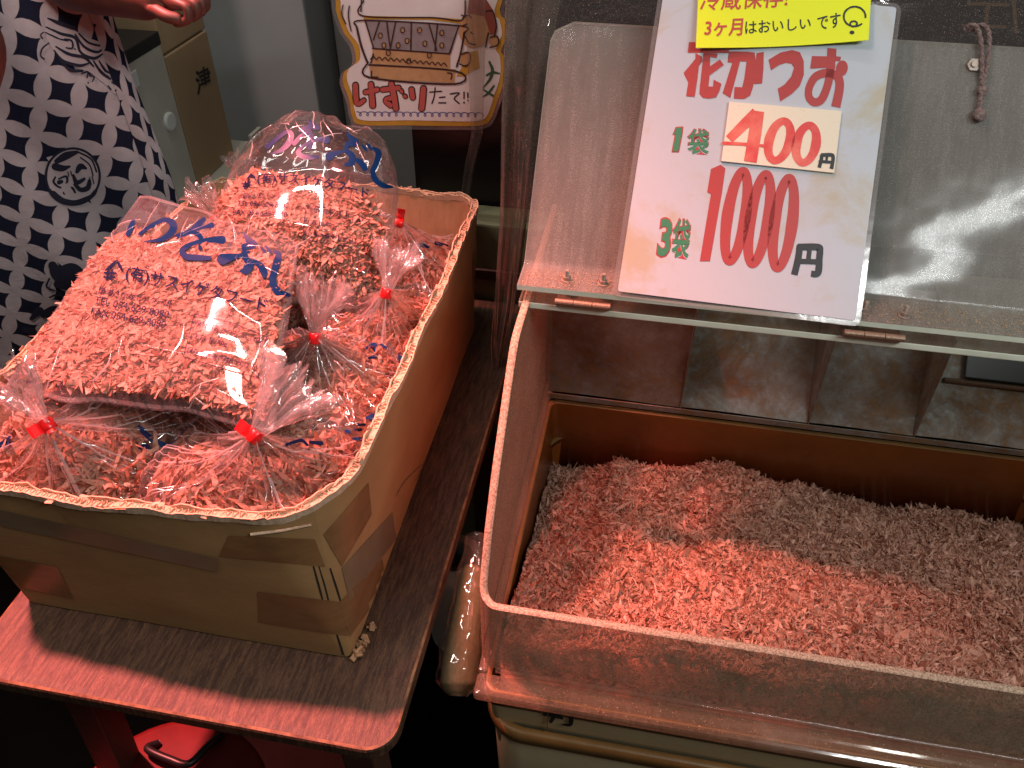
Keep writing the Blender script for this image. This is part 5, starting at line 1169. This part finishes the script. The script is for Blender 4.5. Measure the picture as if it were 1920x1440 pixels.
# ------------------------------------------------------------------ person in a printed apron
person = thing('person', 'person in a navy and white patterned apron standing behind the table', 'person', (-1.05, 1.22, -.719))
sk = {'pelvis': (-1.06, 1.20, .10, .135), 'waist': (-1.06, 1.20, .26, .125), 'chest': (-1.06, 1.19, .48, .14), 'neck': (-1.06, 1.17, .66, .055), 'head': (-1.05, 1.13, .76, .085), 'crown': (-1.05, 1.13, .85, .07),
      'shL': (-.89, 1.20, .60, .055), 'elL': (-.87, 1.12, .492, .043), 'wrL': (-.705, 1.07, .494, .033), 'paL': (-.660, 1.058, .500, .028),
      'shR': (-1.22, 1.17, .60, .055), 'elR': (-.98, 1.00, .62, .046), 'wrR': (-.815, .89, .475, .031), 'paR': (-.86, .86, .40, .030),
      'hipL': (-.98, 1.21, .02, .095), 'knL': (-.98, 1.20, -.33, .06), 'anL': (-.98, 1.24, -.66, .042), 'toL': (-.97, 1.12, -.695, .03),
      'hipR': (-1.14, 1.21, .02, .095), 'knR': (-1.14, 1.20, -.33, .06), 'anR': (-1.14, 1.24, -.66, .042), 'toR': (-1.15, 1.12, -.695, .03)}
ed = [('pelvis', 'waist'), ('waist', 'chest'), ('chest', 'neck'), ('neck', 'head'), ('head', 'crown'), ('chest', 'shL'), ('shL', 'elL'), ('elL', 'wrL'), ('wrL', 'paL'), ('chest', 'shR'), ('shR', 'elR'), ('elR', 'wrR'), ('wrR', 'paR'),
      ('pelvis', 'hipL'), ('hipL', 'knL'), ('knL', 'anL'), ('anL', 'toL'), ('pelvis', 'hipR'), ('hipR', 'knR'), ('knR', 'anR'), ('anR', 'toR')]
def finger(base, nm, pts, rad=.0085):
    prev = base
    for k, p in enumerate(pts): sk[nm+str(k)] = (*p, rad*(1-.08*k)); ed.append((prev, nm+str(k))); prev = nm+str(k)
px_, py_, pz_ = sk['paL'][:3]
for i, (dy, ln_) in enumerate(((-.028, .030), (-.010, .034), (.008, .032), (.025, .026))):
    finger('paL', 'fL%d' % i, [(px_+.026, py_+dy, pz_-.002), (px_+.024+ln_*.7, py_+dy-.004, pz_-.004), (px_+.026+ln_*.6, py_+dy-.006, pz_-.020), (px_+.010+ln_*.3, py_+dy-.006, pz_-.026)])
finger('paL', 'tL', [(px_-.006, py_-.030, pz_-.010), (px_+.018, py_-.040, pz_-.016), (px_+.036, py_-.034, pz_-.020)], .0095)
me = bpy.data.meshes.new('body'); nm = list(sk); me.from_pydata([sk[k][:3] for k in nm], [(nm.index(a), nm.index(b)) for a, b in ed], [])
body = bpy.data.objects.new('body', me); COL.objects.link(body); body.parent = person; body.matrix_parent_inverse = Matrix.Translation(-person.location); me.materials.append(M['skin'])
md = body.modifiers.new('skin', 'SKIN'); md.use_smooth_shade = True; sv = me.skin_vertices[0].data
for i, k in enumerate(nm): sv[i].radius = (sk[k][3], sk[k][3]); sv[i].use_root = (k == 'pelvis')
body.modifiers.new('smooth', 'SUBSURF').levels = 2; body.modifiers['smooth'].render_levels = 2
# hair cap
hv, hf = [], []
for i in range(9):
    ph = i/8*1.75
    for j in range(24): a = j/24*2*math.pi; hv.append((-1.05+.098*math.sin(ph)*math.cos(a), 1.145+.105*math.sin(ph)*math.sin(a), .80+.105*math.cos(ph)))
part('hair', hv, gridf(9, 24, wm=True), M['hair'], person)
# apron cloth
NU, NV = 110, 90
def apron_pt(u, v_):
    """u 0..1 from the left side round to the right side, v 0..1 from hem up to bib"""
    z = -.62+1.28*v_; a = np.radians(-168+158*u); wdt = .30-.035*v_; dep = .185
    x = -1.120+wdt*np.cos(a); y = 1.215+dep*np.sin(a)
    fl = (1-v_)*.05; x = x+np.cos(a)*fl; y = y+np.sin(a)*fl
    rip = .008*np.sin(u*26+v_*3)*(1-.5*v_)+.005*np.sin(u*11-v_*9)+.0045*np.sin(v_*21+u*14)+.004*np.abs(np.sin(u*17+v_*8+1))
    return np.stack([x+np.cos(a)*rip, y+np.sin(a)*rip, z], -1)
u, v_ = np.meshgrid(np.linspace(0, 1, NU), np.linspace(0, 1, NV), indexing='ij'); AP = apron_pt(u, v_)
apr = part('apron', AP.reshape(-1, 3), gridf(NU, NV), M['apron'], person, True)
arcu = np.concatenate([[0], np.cumsum(np.linalg.norm(np.diff(AP[:, 45], axis=0), axis=1))])
uvl = apr.data.uv_layers.new(name='cloth'); li = np.empty(len(apr.data.loops), dtype=np.int32); apr.data.loops.foreach_get('vertex_index', li)
uvv = np.stack([np.repeat(arcu, NV), np.tile(np.linspace(0, 1.28, NV), NU)], 1)[li]; uvl.data.foreach_set('uv', uvv.astype(np.float32).ravel())
sd = apr.modifiers.new('cloth', 'SOLIDIFY'); sd.thickness = .0015; sd.offset = 1
# side hem: second layer folded back along the apron's right edge
hu, hv_ = np.meshgrid(np.linspace(.935, 1.0, 16), np.linspace(0, 1, NV), indexing='ij'); HP = apron_pt(hu, hv_); out_ = HP-np.stack([np.full_like(hu, -1.120), np.full_like(hu, 1.215), HP[..., 2]], -1); out_ /= np.linalg.norm(out_, axis=-1)[..., None]
HP = HP+out_*(.004+.014*np.clip((hu-.935)/.012, 0, 1)*(1-np.clip((hu-.985)/.015, 0, 1)*.7))[..., None]
hem = part('apron_side', HP.reshape(-1, 3), gridf(16, NV), M['apron'], person, True)
uvl = hem.data.uv_layers.new(name='cloth'); li = np.empty(len(hem.data.loops), dtype=np.int32); hem.data.loops.foreach_get('vertex_index', li)
uvv = np.stack([np.repeat(np.linspace(0, .13, 16), NV)+.013, np.tile(np.linspace(0, 1.28, NV), 16)+.021], 1)[li]; uvl.data.foreach_set('uv', uvv.astype(np.float32).ravel())
ha = mesh_hit(apr); W3 = Z(0, 0, 1/3)
def pd2(nm, items, mat, off): decal(nm, items, ha, mat, person, off, .00005, True)
pd2('emblem_ground', [quadgrid(W3([(262, 880), (410, 1140), (560, 1010), (430, 832)]), 10, 10), ellipse(*W3([(408, 985)])[0], 51, 53, 40)], M['cloth_w'], .0036)
em = [stroke([tuple(W3([(408+150*math.cos(a), 985+156*math.sin(a))])[0])+(4.5 if math.sin(a) < .5 else 8,) for a in np.linspace(0, 2*math.pi, 40, endpoint=False)], 2, True)]
for pts in ([(320, 900, 30), (370, 870, 44), (430, 850, 20)], [(310, 930, 40), (350, 940, 36), (390, 930, 12)], [(440, 850, 10), (510, 890, 10), (540, 960, 10)], [(450, 880, 8), (500, 920, 8), (520, 980, 8)], [(330, 1000, 10), (370, 985, 12), (375, 1020, 12), (340, 1050, 12), (300, 1020, 12), (310, 990, 10)],
            [(330, 1020, 26), (345, 1015, 20)], [(430, 960, 20), (450, 930, 36), (480, 940, 14)], [(410, 980, 16), (430, 1020, 26), (470, 1000, 18)], [(420, 1030, 20), (450, 1060, 26), (490, 1050, 30), (500, 1010, 20)], [(360, 1080, 20), (400, 1050, 16), (420, 1075, 12)], [(300, 1080, 26), (350, 1120, 26), (420, 1130, 22), (500, 1100, 18)], [(380, 960, 6), (385, 985, 6)], [(395, 955, 6), (402, 980, 6)], [(500, 990, 6), (510, 1030, 6)], [(515, 985, 6), (525, 1025, 6)]):
    em.append(stroke(W3(pts)))
pd2('round_emblem', em, M['cloth_n'], .0042)
pd2('wave_ground', [stroke(W3([(275, 110, 60), (330, 200, 150), (430, 280, 180), (540, 330, 170), (610, 420, 120), (640, 500, 50)]))], M['cloth_w'], .0036)
wv = []
for pts in ([(270, 100, 10), (330, 125, 22), (400, 150, 24), (430, 165, 6)], [(255, 150, 8), (340, 185, 16), (420, 210, 16), (450, 290, 14), (520, 325, 18), (570, 300, 8)], [(250, 180, 6), (330, 215, 10), (380, 225, 8)], [(420, 190, 8), (470, 260, 14), (540, 290, 14), (575, 260, 6)], [(440, 185, 8), (490, 235, 12), (550, 255, 12)],
            [(310, 260, 8), (380, 300, 18), (470, 320, 16), (520, 370, 10)], [(300, 280, 6), (350, 340, 16), (440, 365, 18), (500, 350, 8)], [(330, 330, 8), (390, 390, 18), (460, 395, 14)], [(360, 215, 8), (400, 225, 10), (405, 265, 10), (370, 265, 8)], [(520, 340, 8), (560, 400, 16), (610, 440, 14)], [(550, 340, 8), (585, 395, 14), (620, 410, 8)], [(240, 180, 8), (225, 195, 8), (235, 215, 8)], [(270, 240, 8), (235, 270, 10), (225, 310, 8), (245, 330, 8)],
            [(455, 410, 8), (490, 400, 10), (485, 435, 8)], [(500, 420, 8), (525, 430, 8), (515, 455, 6)], [(490, 460, 9), (493, 463, 9)], [(620, 460, 8), (650, 480, 10), (640, 510, 8)], [(418, 270, 8), (421, 273, 8)], [(600, 480, 8), (615, 500, 8)]):
    wv.append(stroke(W3(pts)))
pd2('wave_print', wv, M['cloth_n'], .0042)
A = Z(0, 400, .25)
pd2('crest_print', [stroke(A(q)) for q in ([(400, 380, 60), (450, 450, 110), (540, 430, 130), (620, 460, 70)], [(440, 520, 60), (560, 540, 70)], [(380, 480, 14), (360, 540, 14), (420, 570, 12)], [(380, 620, 12), (450, 600, 18), (520, 640, 16), (560, 700, 10)], [(350, 740, 60), (420, 720, 80), (460, 760, 50)], [(240, 780, 30), (300, 720, 60), (330, 760, 30)], [(190, 860, 40), (250, 880, 60)])], M['cloth_n'], .0040)
# trousers so the lower body is dressed
for s_, hx_ in (('L', -.98), ('R', -1.14)):
    v, f = tube([(hx_, 1.21, .14), (hx_, 1.21, .0), (hx_, 1.20, -.33), (hx_, 1.235, -.64)], [.115, .115, .085, .070], 20); part('trouser_leg', v, f, M['trouser'], person, True)
v, f = tube([(-1.06, 1.2, .05), (-1.06, 1.2, .2), (-1.06, 1.2, .4), (-1.06, 1.19, .56), (-1.06, 1.18, .64)], [.15, .15, .155, .165, .09], 28); part('dark_shirt', v, f, M['trouser'], person, True)
